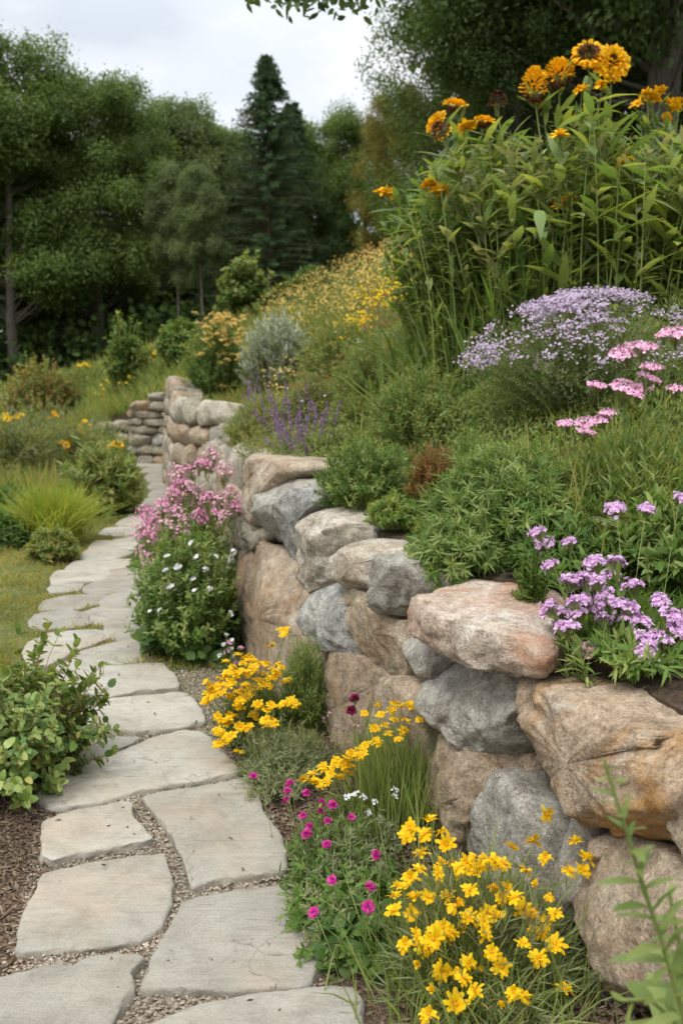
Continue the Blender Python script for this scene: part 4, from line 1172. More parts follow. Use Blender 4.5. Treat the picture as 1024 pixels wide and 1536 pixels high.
k.gl['lime'] = Geo().add(*leaves(P, D, rndunit(rg, n), rg.uniform(.38, .76, n), .0044, 'blade', rg.uniform(.1, .6, n), unit(np.stack([D[:, 0], D[:, 1], -np.full(n, .45)], 1))))
k.done()
def shrub(name, label, cat, px, dist, rxp, top, mat, seed, n=220, per=26, Lh=.05, Wd=.01, ry=None, z0=None, rows='dia', mat2=None, group=None, low=.3, up=.6, zs=.85, **kw):
    x = XAT(px, dist, .6); z = zg(x, dist) if z0 is None else z0
    rx = rxp * dist / FPX; h = max(.1, ZTOP(top, dist) - z)
    k = Clump(name, label, cat, (x, dist, z), seed, group)
    k.fill(n, rx, ry or rx, h, per, Lh, Wd, mat, rows, .8, .15, 1, low=low, base_r=.45, sr=.0022 * dist / 6, up=up, zs=zs, **kw)
    if mat2: k.fill(n // 2, rx, ry or rx, h * 1.02, per, Lh, Wd, mat2, rows, .8, .35, 1, low=low * .7, base_r=.45, sr=.002 * dist / 6, up=up, zs=zs, **kw)
    return k
shrub('round_shrub', 'small rounded olive green shrub in front of the yellow green grass', 'shrub', 77, 8.3, 38, 792, 'grass', 122, 260, 34, .04, .007, mat2='fresh').done()
shrub('leafy_clump', 'dark leafy clump leaning over the path bend beside the yellow green grass', 'plant', 152, 11.2, 50, 676, 'fresh', 123, 320, 26, .10, .011, rows='lance', mat2='grass', fold=.1, jit=.14).done()
shrub('leafy_clump', 'dark green bush at the left edge beside the yellow green grass', 'plant', -5, 8.9, 48, 770, 'dark', 124, 240, 26, .06, .012, mat2='mid').done()
shrub('leafy_clump', 'low shaded greenery under the bright grass at the left edge', 'plant', 20, 10.2, 60, 735, 'mid', 125, 240, 24, .08, .012, mat2='dark').done()
shrub('red_tinged_bush', 'reddish brown bush at the foot of the dark wood', 'shrub', 66, 21, 66, 536, 'brownbush', 126, 300, 34, .07, .018, mat2='grass', low=.35).done()
shrub('upright_shrub', 'slim upright fresh green shrub behind the low dark wall', 'shrub', 190, 19.6, 26, 478, 'fresh', 127, 170, 34, .08, .02, mat2='mid', low=.5, up=.8).done()
shrub('upright_shrub', 'darker green shrub behind the tall corner of the stone wall', 'shrub', 277, 19.0, 38, 478, 'mid', 128, 260, 34, .08, .02, mat2='fresh', low=.4, up=.8).done()
shrub('meadow_shrub', 'soft green mound of meadow plants between the slim shrub and the darker shrub', 'shrub', 232, 20.5, 46, 520, 'grass', 129, 300, 24, .10, .012, mat2='fresh', low=.5, up=.8).done()
# yellow and orange flowers of the left meadow
sy = [fl_daisy(90 + q, 8, .05, .013, .1, pmat='yellow', dr=.014) for q in range(2)]
so_ = [fl_daisy(94 + q, 9, .05, .014, .2, pmat='gold', dmat='brown_disc', dr=.02) for q in range(2)]
def tallflowers(label, pts, dist, seed, meshes, zoff=0, scale=(.8, 1.2), group='tall flowers of the left meadow'):
    rg = np.random.default_rng(seed)
    P = px_points(pts, dist, rg, .1)
    c = P.mean(0); c[2] = zg(c[0], c[1])
    k = Clump('meadow_flower', label, 'flower plant', c, seed, group)
    k.stalks(P, .005, .8, .6, .3, per=14, Lh=.12, Wd=.009, mat='fresh', t0=.1, t1=.9)
    k.flowers(meshes, dirs=unit(k.dirs + unit(CAM - P) * .8), up=.3, tilt=.4, scale=scale)
    k.done()
tallflowers('yellow meadow flowers at the left edge below the reddish bush', [(8,625),(16,628),(26,626),(33,622),(12,632)], 14, 131, sy)
tallflowers('upright spray of yellow flowers left of the low dark wall', [(120,640),(128,632),(133,645),(125,652),(137,655),(130,660),(122,648),(135,638),(129,668)], 14.5, 132, sy, scale=(.7, 1.0))
tallflowers('dull orange flowers among the meadow grass left of the upright yellow spray', [(100,668),(104,675),(96,664)], 13, 133, so_)
tallflowers('orange flowers just above the dark leafy clump', [(168,668),(174,666),(180,667)], 11.6, 134, so_)
tallflowers('small amber flowers at the left of the upright yellow spray', [(74,628),(82,620),(86,625)], 15, 135, so_, scale=(.6, .8))
tallflowers('yellow flowers on the slope beside the slim upright shrub', [(120,548),(128,546),(132,549)], 21, 136, sy, scale=(1., 1.3))

for q, (px, d, rxp, top, m1, m2, lab) in enumerate([
  (28, 12.6, 50, 622, 'grey', 'grass', 'feathery blue green meadow plant at the left edge behind the bright grass'),
  (112, 13.2, 40, 640, 'grass', 'grey', 'feathery meadow plant behind the dark leafy clump under the upright yellow spray'),
  (60, 15.5, 46, 608, 'grey', 'fresh', 'loose pale meadow plant below the brownish bush'),
  (150, 16.2, 34, 636, 'fresh', 'grey', 'loose green meadow plant left of the low dark wall'),
  (230, 20.6, 40, 560, 'grass', 'grey', 'silvery tuft of meadow plants on the bank above the low dark wall'),
  (135, 22.5, 52, 548, 'fresh', 'grass', 'sunny green hump of meadow plants right of the brownish bush')]):
    shrub('meadow_plant', lab, 'plant', px, d, rxp, top, m1, 140 + q, 360, 22, .11, .006, mat2=m2, low=.6, up=.8, jit=.14).done()
# ------------------------------------------------------------------ plants above the wall
def hclump(name, label, cat, px, dist, seed, group=None, z=None):
    x = XAT(px, dist, 1.1)
    return Clump(name, label, cat, (x, dist, zg(x, dist) if z is None else z), seed, group)

# purple blooms beside the flat boulder top
v6 = [(610,120),(685,115),(630,182),(760,178),(818,178),(685,237),(750,230),(875,247),(630,315),(655,335),(720,290),(745,325),(795,275),(830,300),(860,315),(895,358),(862,420),(958,412),(1000,375),(908,490),(820,15),(912,15),(1012,380),(720,225),(770,235),(700,295)]
v6 = [(512 + a / 2, 760 + b / 2) for a, b in v6] + [(1018, 750), (1015, 947), (808, 803), (985, 968), (948, 985), (868, 925), (905, 955), (990, 905), (915, 868), (850, 945), (1005, 930), (965, 1000)]
k = hclump('purple_flower_plant', 'purple pompom flowers rooted behind the huge orange streaked boulder', 'flower plant', 945, 2.86, 201)
pts = px_points(v6, 3.0, k.rg, .05, lambda x, y: 2.70 + max(0, (1000 - y)) / 250 * .58)
zz = np.maximum(ZG(pts[:, 0], pts[:, 1]), .76) + .055 + k.rg.random(len(pts)) * .03
pts[:, 2] = np.maximum(pts[:, 2], zz)
k.stalks(pts, .0018, .6, .6, .3, per=8, Lh=.06, Wd=.005, mat='mid', t0=.05, t1=.85)
k.flowers([fl_cluster(140 + q, 60, .030, .020, .0085, 'lilac', .15) for q in range(4)], up=.75, tilt=.25, name='flower_head', scale=(.85, 1.2))
k.fill(95, .20, .30, .085, 18, .05, .0042, 'mid', 'lance', .7, .05, 1, low=.5, base_r=.6, fold=.1)
k.fill(90, .24, .30, .07, 18, .045, .0036, 'fresh', 'lance', .7, .05, 1, low=.4, base_r=.6, fold=.1)
k.done()
k = hclump('succulent', 'tiny cream and pink rosette plant on the top edge of the orange streaked boulder', 'plant', 884, 2.78, 202, z=.80)
k.shell(160, .028, .02, .03, .016, .006, 'palepink', 'oval', .6)
k.shell(120, .030, .02, .03, .016, .006, 'grey', 'oval', .6)
k.done()
k = hclump('feathery_plant', 'small feathery seedling growing on the pinkish slab', 'plant', 800, 3.22, 203, z=.86)
k.fill(60, .055, .06, .20, 30, .022, .003, 'mid', 'lance', .8, .2, 1, low=.5, base_r=.4)
k.fill(40, .07, .05, .06, 24, .018, .003, 'fresh', 'lance', .8, .2, 1, low=.5, base_r=.4)
k.done()

# the dark green spiky mound behind the slab
k = hclump('feathery_mound', 'dense dark green feathery mound behind the pinkish slab', 'shrub', 762, 4.06, 204)
k.c[2] -= .05
hz_ = ZTOP(668, 4.06) - k.c[2]
k.fill(600, .37, .46, hz_, 46, .042, .0030, 'mid', 'lance', .75, .35, 1, low=.35, base_r=.35, bend=.2, zs=.97, sr=.0014)
k.fill(360, .38, .47, hz_ * 1.02, 46, .042, .0030, 'fresh', 'lance', .75, .6, 1, low=.25, base_r=.35, bend=.2, zs=.97, sr=.0012)
_c0 = k.c.copy()
k.c = np.array([XAT(684, 3.78, .9), 3.78, zg(XAT(684, 3.78, .9), 3.78) - .06])
k.fill(260, .20, .26, ZTOP(770, 3.8) - k.c[2], 44, .040, .0030, 'mid', 'lance', .75, .3, 1, low=.4, base_r=.35, bend=.3, zs=1.0, sr=.0012)
k.fill(180, .20, .26, ZTOP(765, 3.8) - k.c[2], 44, .040, .0030, 'fresh', 'lance', .75, .5, 1, low=.35, base_r=.35, bend=.3, zs=1.0, sr=.0012)
k.c = _c0
k.fill(260, .37, .45, hz_ * .9, 30, .040, .0030, 'dark', 'lance', .75, .4, 1, low=.6, base_r=.35, bend=.2, zs=1.0, sr=.0012)
k.done()
def mound(label, px, dist, rxp, top, mats, seed, n=380, Lh=.024, Wd=.0030, per=34, ry=1.3, name='fine_leaved_mound', cat='plant', rows='dia', zs=.92, low=.35, dx=0, **kw):
    k = hclump(name, label, cat, px, dist, seed)
    rx = rxp * dist / FPX; h = max(.12, ZTOP(top, dist) - k.c[2])
    for j, (m, w) in enumerate(mats):
        k.fill(int(n * w), rx, rx * ry, h * (1 + .02 * j), per, Lh, Wd, m, rows, .75, .25 + .15 * j, 1, low=low, base_r=.4, zs=zs, sr=.0014 * dist / 4.5, **kw)
    return k
mound('pale green feathery mound spilling over the creased buff cap stone', 545, 4.78, 74, 655, [('fresh', .7), ('mid', .6), ('dark', .15)], 205).done()
mound('yellow tinged feathery plant at the lip of the flat topped pale cap stone', 590, 4.35, 44, 745, [('fresh', .5), ('lime', .18), ('mid', .3)], 206, n=260).done()
mound('tall bright green feathery mound left of the grey purple aster', 632, 5.75, 82, 545, [('fresh', .8), ('grass', .45), ('mid', .3)], 207, n=460, Wd=.0034).done()
mound('soft green mound between the purple spikes and the pale feathery mound', 500, 5.9, 44, 640, [('grass', .5), ('fresh', .5), ('grey', .3)], 208, n=340, Wd=.0034).done()
mound('shaded green mound between the bright mound and the dark feathery one', 585, 5.2, 56, 668, [('mid', .7), ('fresh', .4)], 209, n=360).done()
mound('green mound in the hollow between the dark feathery mound and the aster bush', 705, 4.75, 44, 640, [('mid', .6), ('fresh', .5)], 275, n=300).done()
mound('hazy light green mound below the tall grassy leaves', 560, 7.4, 70, 500, [('grass', .6), ('fresh', .6)], 270, n=420, Wd=.0036, Lh=.03).done()
mound('light green feathery mound left of the aster bush higher on the slope', 660, 6.4, 62, 505, [('fresh', .8), ('grass', .4)], 271, n=420, Wd=.0036, Lh=.028).done()
mound('pale airy mound on the slope above the large purple spiked plant', 470, 7.8, 62, 560, [('grey', .6), ('grass', .6)], 272, n=420, Wd=.0036, Lh=.03).done()
mound('soft yellowish green mound in the middle of the slope below the yellow meadow flowers', 510, 9.6, 66, 470, [('grass', .7), ('fresh', .4)], 273, n=420, Wd=.005, Lh=.04).done()
mound('green mound directly behind the large purple spiked plant', 530, 6.9, 50, 590, [('fresh', .6), ('grass', .5)], 274, n=380, Wd=.0036, Lh=.028).done()
k = mound('rust red and orange clump between the green mounds', 650, 4.62, 40, 662, [('rust', 1.0)], 210, n=240, name='rusty_plant', Wd=.0036, per=30, ry=1.2)
k.fill(70, .12, .15, .20, 20, .024, .004, 'fresh', 'dia', .8, .2, 1, low=.5); k.done()

# the grey purple aster
k = hclump('aster_bush', 'wide rounded aster bush covered with tiny pale lilac flowers', 'flower bush', 885, 5.15, 211)
h = ZTOP(444, 5.15) - k.c[2]
k.fill(900, .64, .55, h, 30, .022, .0024, 'grey', 'dia', .8, .3, 1, low=.4, base_r=.35, zs=.9)
k.fill(500, .64, .55, h * .97, 28, .022, .0024, 'mid', 'dia', .8, .3, 1, low=.5, base_r=.35, zs=.9)
rg = k.rg
tp = dome_tips(rg, 6000, k.c, .66, .57, h * 1.02, .0, .9, .0)
view = unit(CAM - tp); nn_ = unit((tp - k.c) / np.array([.66, .57, h]) ** 2)
keep = ((view * nn_).sum(1) > .02) & (tp[:, 2] > k.c[2] + .12 * h)
dens = np.clip(np.clip((tp[:, 2] - k.c[2]) / h, 0, 1) ** 1.8 + .20 + .14 * (-(tp[:, 0] - k.c[0]) / .64 > .1), 0, 1)
cl = np.array([mnoise.noise(Vector((p * 4).tolist())) for p in tp])
keep &= rg.random(len(tp)) < np.clip(dens * (.5 + 1.2 * cl), .05, 1) * .42
tp = tp[keep]
fl = [fl_cluster(150 + q, 16, .040, .022, .0075, 'aster', .4, 6) for q in range(5)]
k.flowers(fl, tp[:100], unit(tp[:100] - k.c), up=.4, tilt=.3, name='flower_head', scale=(.9, 1.3))
g = Geo()
for p in tp[100:620]:
    m_ = 11
    q = p + rg.normal(size=(m_, 3)) * np.array([.032, .032, .016])
    g.add(*florets(rg, q, np.repeat([[0, -.4, .8]], m_, 0) + rg.normal(size=(m_, 3)) * .4, .0072, 6))
o = g.obj('small_flowers', LM['aster'], k.root); o['kind'] = 'stuff'
k.done()

# pink flat flower heads
y4 = [(850,300,85),(905,285,80),(1000,243,90),(965,250,50),(930,345,66),(765,398,58),(845,388,52),(920,378,66),(850,415,95),(890,408,80),(1005,408,56),(675,512,58),(735,510,70),(780,500,60),(730,537,58),(800,480,52)]
k = hclump('pink_yarrow_plant', 'tall plant with flat pink flower heads before the aster bush', 'flower plant', 945, 4.0, 212)
pts = np.array([AT(512 + a / 2, 380 + b / 2, 3.9 + k.rg.normal() * .06) for a, b, w in y4])
k.stalks(pts, .0026, .55, .5, .2, per=16, Lh=.05, Wd=.004, mat='mid', t0=.1, t1=.8)
yw = [fl_cluster(160 + q, 110, .05, .012, .0075, 'hotpink', .3, 5, .4) for q in range(4)]
for p, d, (a, b, w) in zip(k.tips, k.dirs, y4):
    part('flower_head', yw[int(k.rg.integers(4))], k.root, p, rot_to(np.array([k.rg.normal() * .13, -.2 + k.rg.normal() * .10, 1])), w / 2 * 3.9 / FPX / .1 * 1.1)
k.fill(220, .28, .42, .42, 22, .05, .0035, 'fresh', 'lance', .6, .1, 1, low=.6, base_r=.7)
k.fill(160, .28, .42, .40, 22, .05, .005, 'mid', 'lance', .6, .1, 1, low=.6, base_r=.7)
rg = k.rg; n = 700
P = np.stack([k.c[0] + rg.normal(size=n) * .22, k.c[1] + rg.normal(size=n) * .25, np.zeros(n)], 1); P[:, 2] = ZG(P[:, 0], P[:, 1])
D = unit(np.stack([rg.normal(size=n) * .22, rg.normal(size=n) * .22, np.ones(n)], 1))
k.gl.setdefault('grass', Geo()).add(*leaves(P, D, rndunit(rg, n), rg.uniform(.25, .55, n), .003, 'blade', rg.uniform(.0, .4, n), unit(np.stack([D[:, 0], D[:, 1], -np.full(n, .5)], 1))))
k.done()
k = hclump('broad_leaf_plant', 'pale broad leaved young plant under the pink flat flower heads', 'plant', 945, 3.6, 213)
k.fill(40, .10, .14, .22, 16, .075, .015, 'grey', 'lance', .9, .2, 1, low=.4, base_r=.5, fold=.15); k.done()
k = hclump('leafy_clump', 'tangle of green leaves at the right edge behind the purple pompom flowers', 'plant', 1010, 3.5, 214)
k.fill(260, .24, .35, .30, 22, .05, .008, 'mid', 'lance', .8, .1, 1, low=.5, base_r=.6, fold=.1)
k.fill(200, .26, .35, .32, 22, .045, .006, 'fresh', 'lance', .8, .1, 1, low=.5, base_r=.6, fold=.1); k.done()
k = hclump('leafy_clump', 'low green tuft between the dark feathery mound and the purple pompom flowers', 'plant', 860, 3.55, 215)
k.fill(240, .22, .25, .22, 20, .045, .006, 'mid', 'lance', .8, .1, 1, low=.5, base_r=.6, fold=.1)
k.fill(120, .22, .25, .22, 20, .045, .006, 'dark', 'lance', .8, .1, 1, low=.5, base_r=.6, fold=.1); k.done()

# purple spikes
spk = [fl_spike(170 + q, .22, .017, 60, .0068, 'violet') for q in range(4)]
def spikes(label, pts, dist, seed, sc=1.0, body=('grey', 'fresh'), h=.30, rx=.22, ry=.3):
    rg = np.random.default_rng(seed)
    P = px_points(pts, dist, rg, .12)
    c = P.mean(0); c[2] = zg(c[0], c[1])
    k = Clump('purple_spike_plant', label, 'flower plant', c, seed, 'purple spiked plants on the wall')
    gz = ZG(P[:, 0], P[:, 1]) + .06; P[:, 2] = np.maximum(P[:, 2], gz)
    k.stalks(P, .002, .85, .6, .3, per=8, Lh=.04, Wd=.003, mat=body[0], t0=.1, t1=.9)
    k.flowers(spk, up=.5, tilt=.25, name='flower_spike', scale=(.75 * sc, 1.15 * sc))
    h *= .72
    k.fill(240, rx, ry, h, 26, .045, .003, body[0], 'dia', .6, .1, 1, low=.5, base_r=.6, up=.7)
    k.fill(220, rx, ry, h, 24, .05, .003, body[1], 'dia', .6, .1, 1, low=.5, base_r=.6, up=.7)
    k.done()
spikes('large purple spiked plant overhanging the tall light grey boulder', [(430,690),(445,700),(440,680),(452,690),(460,700),(470,690),(428,650),(418,660),(448,715),(455,668),(465,672),(478,668),(438,708),(410,645),(490,650),(500,640),(480,640),(424,678),(462,716),(472,708),(434,672),(447,662),(458,656),(436,655),(470,705),(485,690),(450,728),(466,725),(425,665),(480,672)], 5.95, 180)
spikes('loose thin purple spikes scattered over the slope behind the large purple spiked plant', [(372,600),(384,612),(398,628),(412,640),(426,632),(440,645),(455,640),(470,652),(486,660),(498,668),(405,605),(430,612),(452,622),(476,634),(390,640),(505,650),(512,640),(462,610)], 6.9, 179, .8, ('grass', 'grey'), .30, .42, .5)
spikes('smaller purple spiked plant at the left beside the yellow flowered bush', [(375,605),(380,592),(388,610),(382,620),(370,618),(410,620),(415,612),(366,628)], 9.2, 181, 1.0, rx=.3, ry=.4)
spikes('purple spikes among russet stems higher on the slope', [(500,628),(510,620),(494,615),(520,632),(545,608)], 8.0, 182, .7, ('rust', 'grass'), .35, .4, .4)
k = hclump('grassy_tuft', 'blue green grassy tuft on the whitish end stones of the boulder wall', 'grass clump', 398, 7.6, 183)
k.fill(420, .28, .5, .42, 22, .06, .003, 'grey', 'blade', .4, .05, 1, low=.5, base_r=.6, up=.7)
k.fill(300, .28, .5, .42, 22, .06, .003, 'grass', 'blade', .4, .05, 1, low=.5, base_r=.6, up=.7); k.done()

# bushes further up
k = shrub('yellow_flower_bush', 'round green bush sprinkled with pale yellow flowers on top of the tall stone wall', 'flower bush', 328, 13.3, 46, 475, 'mid', 184, 380, 34, .05, .008, mat2='fresh', ry=.6, z0=1.18)
rg = k.rg
yf = [(rg.normal() * 18 + 335, 470 + abs(rg.normal()) * 12) for _ in range(30)] + [(296 + rg.random() * 78, 480 + rg.random() * 60) for _ in range(60)] + [(330,545),(322,578),(326,582),(331,575),(334,580)]
pts = px_points(yf, 12.9, rg, .12)
k.flowers([fl_cluster(190 + q, 12, .045, .02, .013, 'pale_yellow', .4) for q in range(3)], pts, np.tile([0, -.4, .8], (len(pts), 1)), up=.5, tilt=.3, name='flower_head')
k.done()
k = hclump('silver_bush', 'silvery blue spiky mound on the slope', 'shrub', 418, 12.4, 185)
h = ZTOP(466, 12.4) - k.c[2]
k.fill(620, .44, .44, h, 22, .075, .0060, 'silver', 'lance', .45, .2, 1, low=.45, base_r=.5, up=.75, zs=.9, jit=.07, sr=.003)
k.fill(200, .42, .42, h * .85, 22, .075, .0065, 'grey', 'lance', .5, .2, 1, low=.5, base_r=.5, up=.75, zs=.9, jit=.07, sr=.003)
k.done()
k = hclump('small_tree', 'young bright green tree standing on the ridge against the dark wood', 'tree', 372, 19.0, 186)
h = ZTOP(376, 19) - k.c[2]
k.fill(150, .52, .52, h, 70, .09, .03, 'fresh', 'dia', .9, .35, 1, low=.6, base_r=.1, zs=.6, sr=.008, up=.6, jit=.05)
k.fill(80, .50, .50, h * .85, 60, .09, .03, 'mid', 'dia', .9, .3, 1, low=.6, base_r=.1, zs=.6, sr=.008, up=.6, jit=.05)
k.done('crown', 'trunk', 'twig')
for q, (px, d, rxp, top, m1, m2, lab) in enumerate([(310, 17.5, 28, 492, 'grass', 'mid', 'green hump of meadow plants left of the yellow flowered bush'), (470, 17.5, 46, 400, 'mid', 'dark', 'dark low bush on the ridge beside the young bright green tree'), (545, 17, 30, 372, 'dark', 'rust', 'purple tinged bush on the ridge below the yellow green woodland trees')]):
    shrub('ridge_shrub', lab, 'shrub', px, d, rxp, top, m1, 187 + q, 220, 28, .08, .018, mat2=m2, low=.5).done()

# ---- the tall clump with the shaggy orange flowers
k = hclump('tall_flower_clump', 'huge clump of tall leafy stems topped with shaggy orange yellow flowers', 'flower plant', 845, 6.7, 220)
big = [(883,80,22,'brown'),(917,93,23,'front'),(838,115,21,'dome'),(800,138,19,'cone'),(745,157,16,'seed'),(655,184,17,'side'),(682,158,17,'flat'),(725,182,15,'flat'),(663,200,14,'seedside'),(813,160,12,'flat')]
def fl_shaggy(seed, kind):
    rg = np.random.default_rng(seed); g = Geo()
    R_ = .10
    def ring(n, r0, u, L_, Wd, z=0., mat=0):
        an = np.arange(n) / n * 6.283 + rg.random() * 6 + rg.normal(size=n) * .15
        uu = u + rg.normal(size=n) * .18
        D = np.stack([np.cos(an) * np.cos(uu), np.sin(an) * np.cos(uu), np.sin(uu)], 1)
        N = np.stack([-np.cos(an) * np.sin(uu), -np.sin(an) * np.sin(uu), np.cos(uu)], 1)
        P = np.stack([np.cos(an) * r0, np.sin(an) * r0, np.full(n, z)], 1)
        g.add(*leaves(P, D, N + rg.normal(size=(n, 3)) * .3, L_ * rg.uniform(.75, 1.15, n), Wd, 'petal', rg.uniform(-.1, .3, n), None, .2), mat)
    if kind == 'brown':
        for j in range(5): ring(40, .012 + .012 * j, .9 - .12 * j, .022, .006, .022 - .004 * j, 1)
        for j in range(4): ring(34, .066 + .004 * j, .45 - .3 * j, .040, .010, .004 - .004 * j, 0)
    elif kind == 'front':
        for j in range(3): ring(22, .006 + .006 * j, .9, .016, .005, .03, 1)
        for j in range(8): ring(26 + 2 * j, .02 + .009 * j, 1.0 - .2 * j, .045, .010, .026 - .004 * j, 0)
    elif kind in ('dome', 'cone'):
        st = 1.0 if kind == 'dome' else 1.7
        for j in range(10): ring(max(6, 30 - 2 * j), .066 * math.cos(j / 9.5 * 1.5) + .004, .25 + j * .13, .042, .010, (.0 + .082 * math.sin(j / 9.5 * 1.5)) * st, 0)
        for j in range(5): ring(34, .064 - .006 * j, -.2 - .15 * j, .030, .008, -.012 - .010 * j, 1)
    elif kind in ('seed', 'seedside'):
        for j in range(10): ring(28, .055 * math.cos(j / 10 * 1.5) + .006, -.2 + j * .13, .032, .007, .06 * math.sin(j / 10 * 1.5) * 1.6, 1)
        if kind == 'seedside': ring(30, .055, -.1, .045, .010, 0, 0)
    else:
        for j in range(6): ring(30, .02 + .010 * j, .9 - .16 * j, .045, .011, .02 - .003 * j, 0)
        for j in range(4): ring(26, .05 - .008 * j, -.5 - .2 * j, .030, .008, -.010 - .008 * j, 1)
    V, F = tubes(np.array([[[0, 0, -.10], [0, 0, -.05], [0, 0, .01]]]), .010, .03, 8); g.add(V, F, 2)
    return g.mesh('flower_head', [LM['gold'], LM['brown_disc'], LM['stem']])
pts = np.array([AT(x, y, 6.45 + k.rg.normal() * .12) for x, y, r, kd in big])
k.stalks(pts, .008, .6, .55, .2, per=30, Lh=.16, Wd=.022, mat='tallb', t0=.15, t1=.95, ang=.9, rows='lance')
face = {'brown': (-.1, -1, .75), 'front': (.05, -1, .35), 'dome': (-.1, -.35, 1), 'cone': (0, -.25, 1), 'seed': (0, -.3, 1), 'side': (-.9, -.5, .6), 'flat': (.1, -.25, 1), 'seedside': (-.5, -.4, .5)}
for q, (p, (x, y, r, kd)) in enumerate(zip(pts, big)):
    part('flower_head', fl_shaggy(230 + q, 'flat' if kd == 'side' else kd), k.root, p, rot_to(np.array(face[kd])), r * 6.45 / FPX / .098)
sm = [(838,310),(832,332),(855,298),(643,277),(660,286),(585,290),(935,243),(902,127),(872,134),(869,172),(839,202),(575,287),(700,190)]
pts = np.array([AT(x, y, 6.2 + k.rg.normal() * .15) for x, y in sm])
k.stalks(pts, .005, .6, .55, .2, per=14, Lh=.13, Wd=.016, mat='tall', t0=.2, t1=.95, ang=.8)
k.flowers([fl_daisy(250 + q, 14, .045, .011, .15, pmat='gold', dr=.014, layers=2) for q in range(3)], up=.8, tilt=.2, scale=(.9, 1.3))
rg = k.rg
# leafy stems making the body: the outline climbs to the right
def body(n, x0, x1, ymin, ymax, d0, d1, per, Lh, Wd, mat, rows='lance', ang=.95, sr=.005, bend=.35, t0=.1):
    xs = rg.uniform(x0, x1, n); out_ = []
    for x in xs:
        top = np.interp(x, [570, 600, 640, 700, 760, 830, 885, 940, 1024, 1150], [330, 290, 235, 215, 190, 185, 130, 200, 195, 200])
        y = top + (rg.random() ** 1.3) * (ymax - top) + rg.random() * ymin
        out_.append(AT(x, y, rg.uniform(d0, d1)))
    T_ = np.array(out_)
    z = ZG(T_[:, 0], T_[:, 1]); T_ = T_[T_[:, 2] > z + .25]
    b = T_.copy(); c_ = k.c
    b[:, 0] = c_[0] + (T_[:, 0] - c_[0]) * .78 + rg.normal(size=len(b)) * .05
    b[:, 1] = T_[:, 1] + rg.normal(size=len(b)) * .1
    b[:, 2] = ZG(b[:, 0], b[:, 1]) - .02
    m_ = arch(rg, b, T_, .6, .2)
    g = k.gl.setdefault(mat, Geo())
    g.add(*leaves_on(rg, b, m_, T_, per, t0, 1, Lh, Wd, ang, rows, bend, .35, .12))
    k.gs.add(*tubes(bez(b, m_, T_, 6), sr, sr * .4, 4))
body(150, 640, 1120, 10, 400, 6.0, 7.4, 26, .17, .023, 'tallb')
body(70, 640, 1120, 5, 300, 5.9, 7.0, 26, .15, .018, 'grey')
body(110, 590, 1000, 20, 450, 5.9, 6.9, 26, .11, .010, 'fresh')
body(70, 572, 720, 20, 400, 6.2, 7.0, 30, .08, .012, 'mid')
body(45, 800, 1100, 60, 460, 5.8, 6.3, 14, .22, .024, 'tallb', 'lance', 1.1)
n = 3000
P = np.stack([XAT(745, 6.4) + rg.normal(size=n) * .26, 6.45 + rg.normal(size=n) * .22, np.zeros(n)], 1); P[:, 2] = ZG(P[:, 0], P[:, 1])
D = unit(np.stack([rg.normal(size=n) * .22, rg.normal(size=n) * .22, np.ones(n)], 1))
k.gl.setdefault('fresh', Geo()).add(*leaves(P, D, rndunit(rg, n), rg.uniform(.35, .85, n), .006, 'blade', rg.uniform(.0, .5, n), unit(np.stack([D[:, 0], D[:, 1], -np.full(n, .5)], 1))))
k.gl.setdefault('mid', Geo()).add(*leaves(P[::2] + .01, D[::2], rndunit(rg, len(D[::2])), rg.uniform(.4, .95, len(D[::2])), .010, 'blade', rg.uniform(.0, .5, len(D[::2])), unit(np.stack([D[::2, 0], D[::2, 1], -np.full(len(D[::2]), .5)], 1))))
k.done('leaves')
k = hclump('orange_flower_plant', 'spray of small orange flowers at the right edge beside the big tree trunk', 'flower plant', 985, 6.9, 260)
pts = np.array([AT(x, y, 6.9 + k.rg.normal() * .06) for x, y in [(969,141),(989,137),(1004,155),(1020,152),(999,177),(954,156),(978,146),(1012,160)]])
k.stalks(pts, .004, .6, .6, .2, per=14, Lh=.10, Wd=.012, mat='tall', t0=.3, t1=.95)
k.flowers([fl_daisy(262 + q, 12, .042, .011, .3, pmat='gold', dr=.012, layers=2) for q in range(2)], up=.7, tilt=.3)
k.done()
k = hclump('young_leafy_stem', 'arching leafy stem rising from the slope at the left of the tall clump', 'plant', 635, 6.9, 261)
pts = np.array([AT(x, y, 6.5 + k.rg.normal() * .1) for x, y in [(608,345),(598,380),(615,400),(640,370),(622,360),(655,420)]])
k.stalks(pts, .005, .5, .7, .2, per=16, Lh=.15, Wd=.024, mat='grey', t0=.25, t1=1, ang=1.0)
k.done()

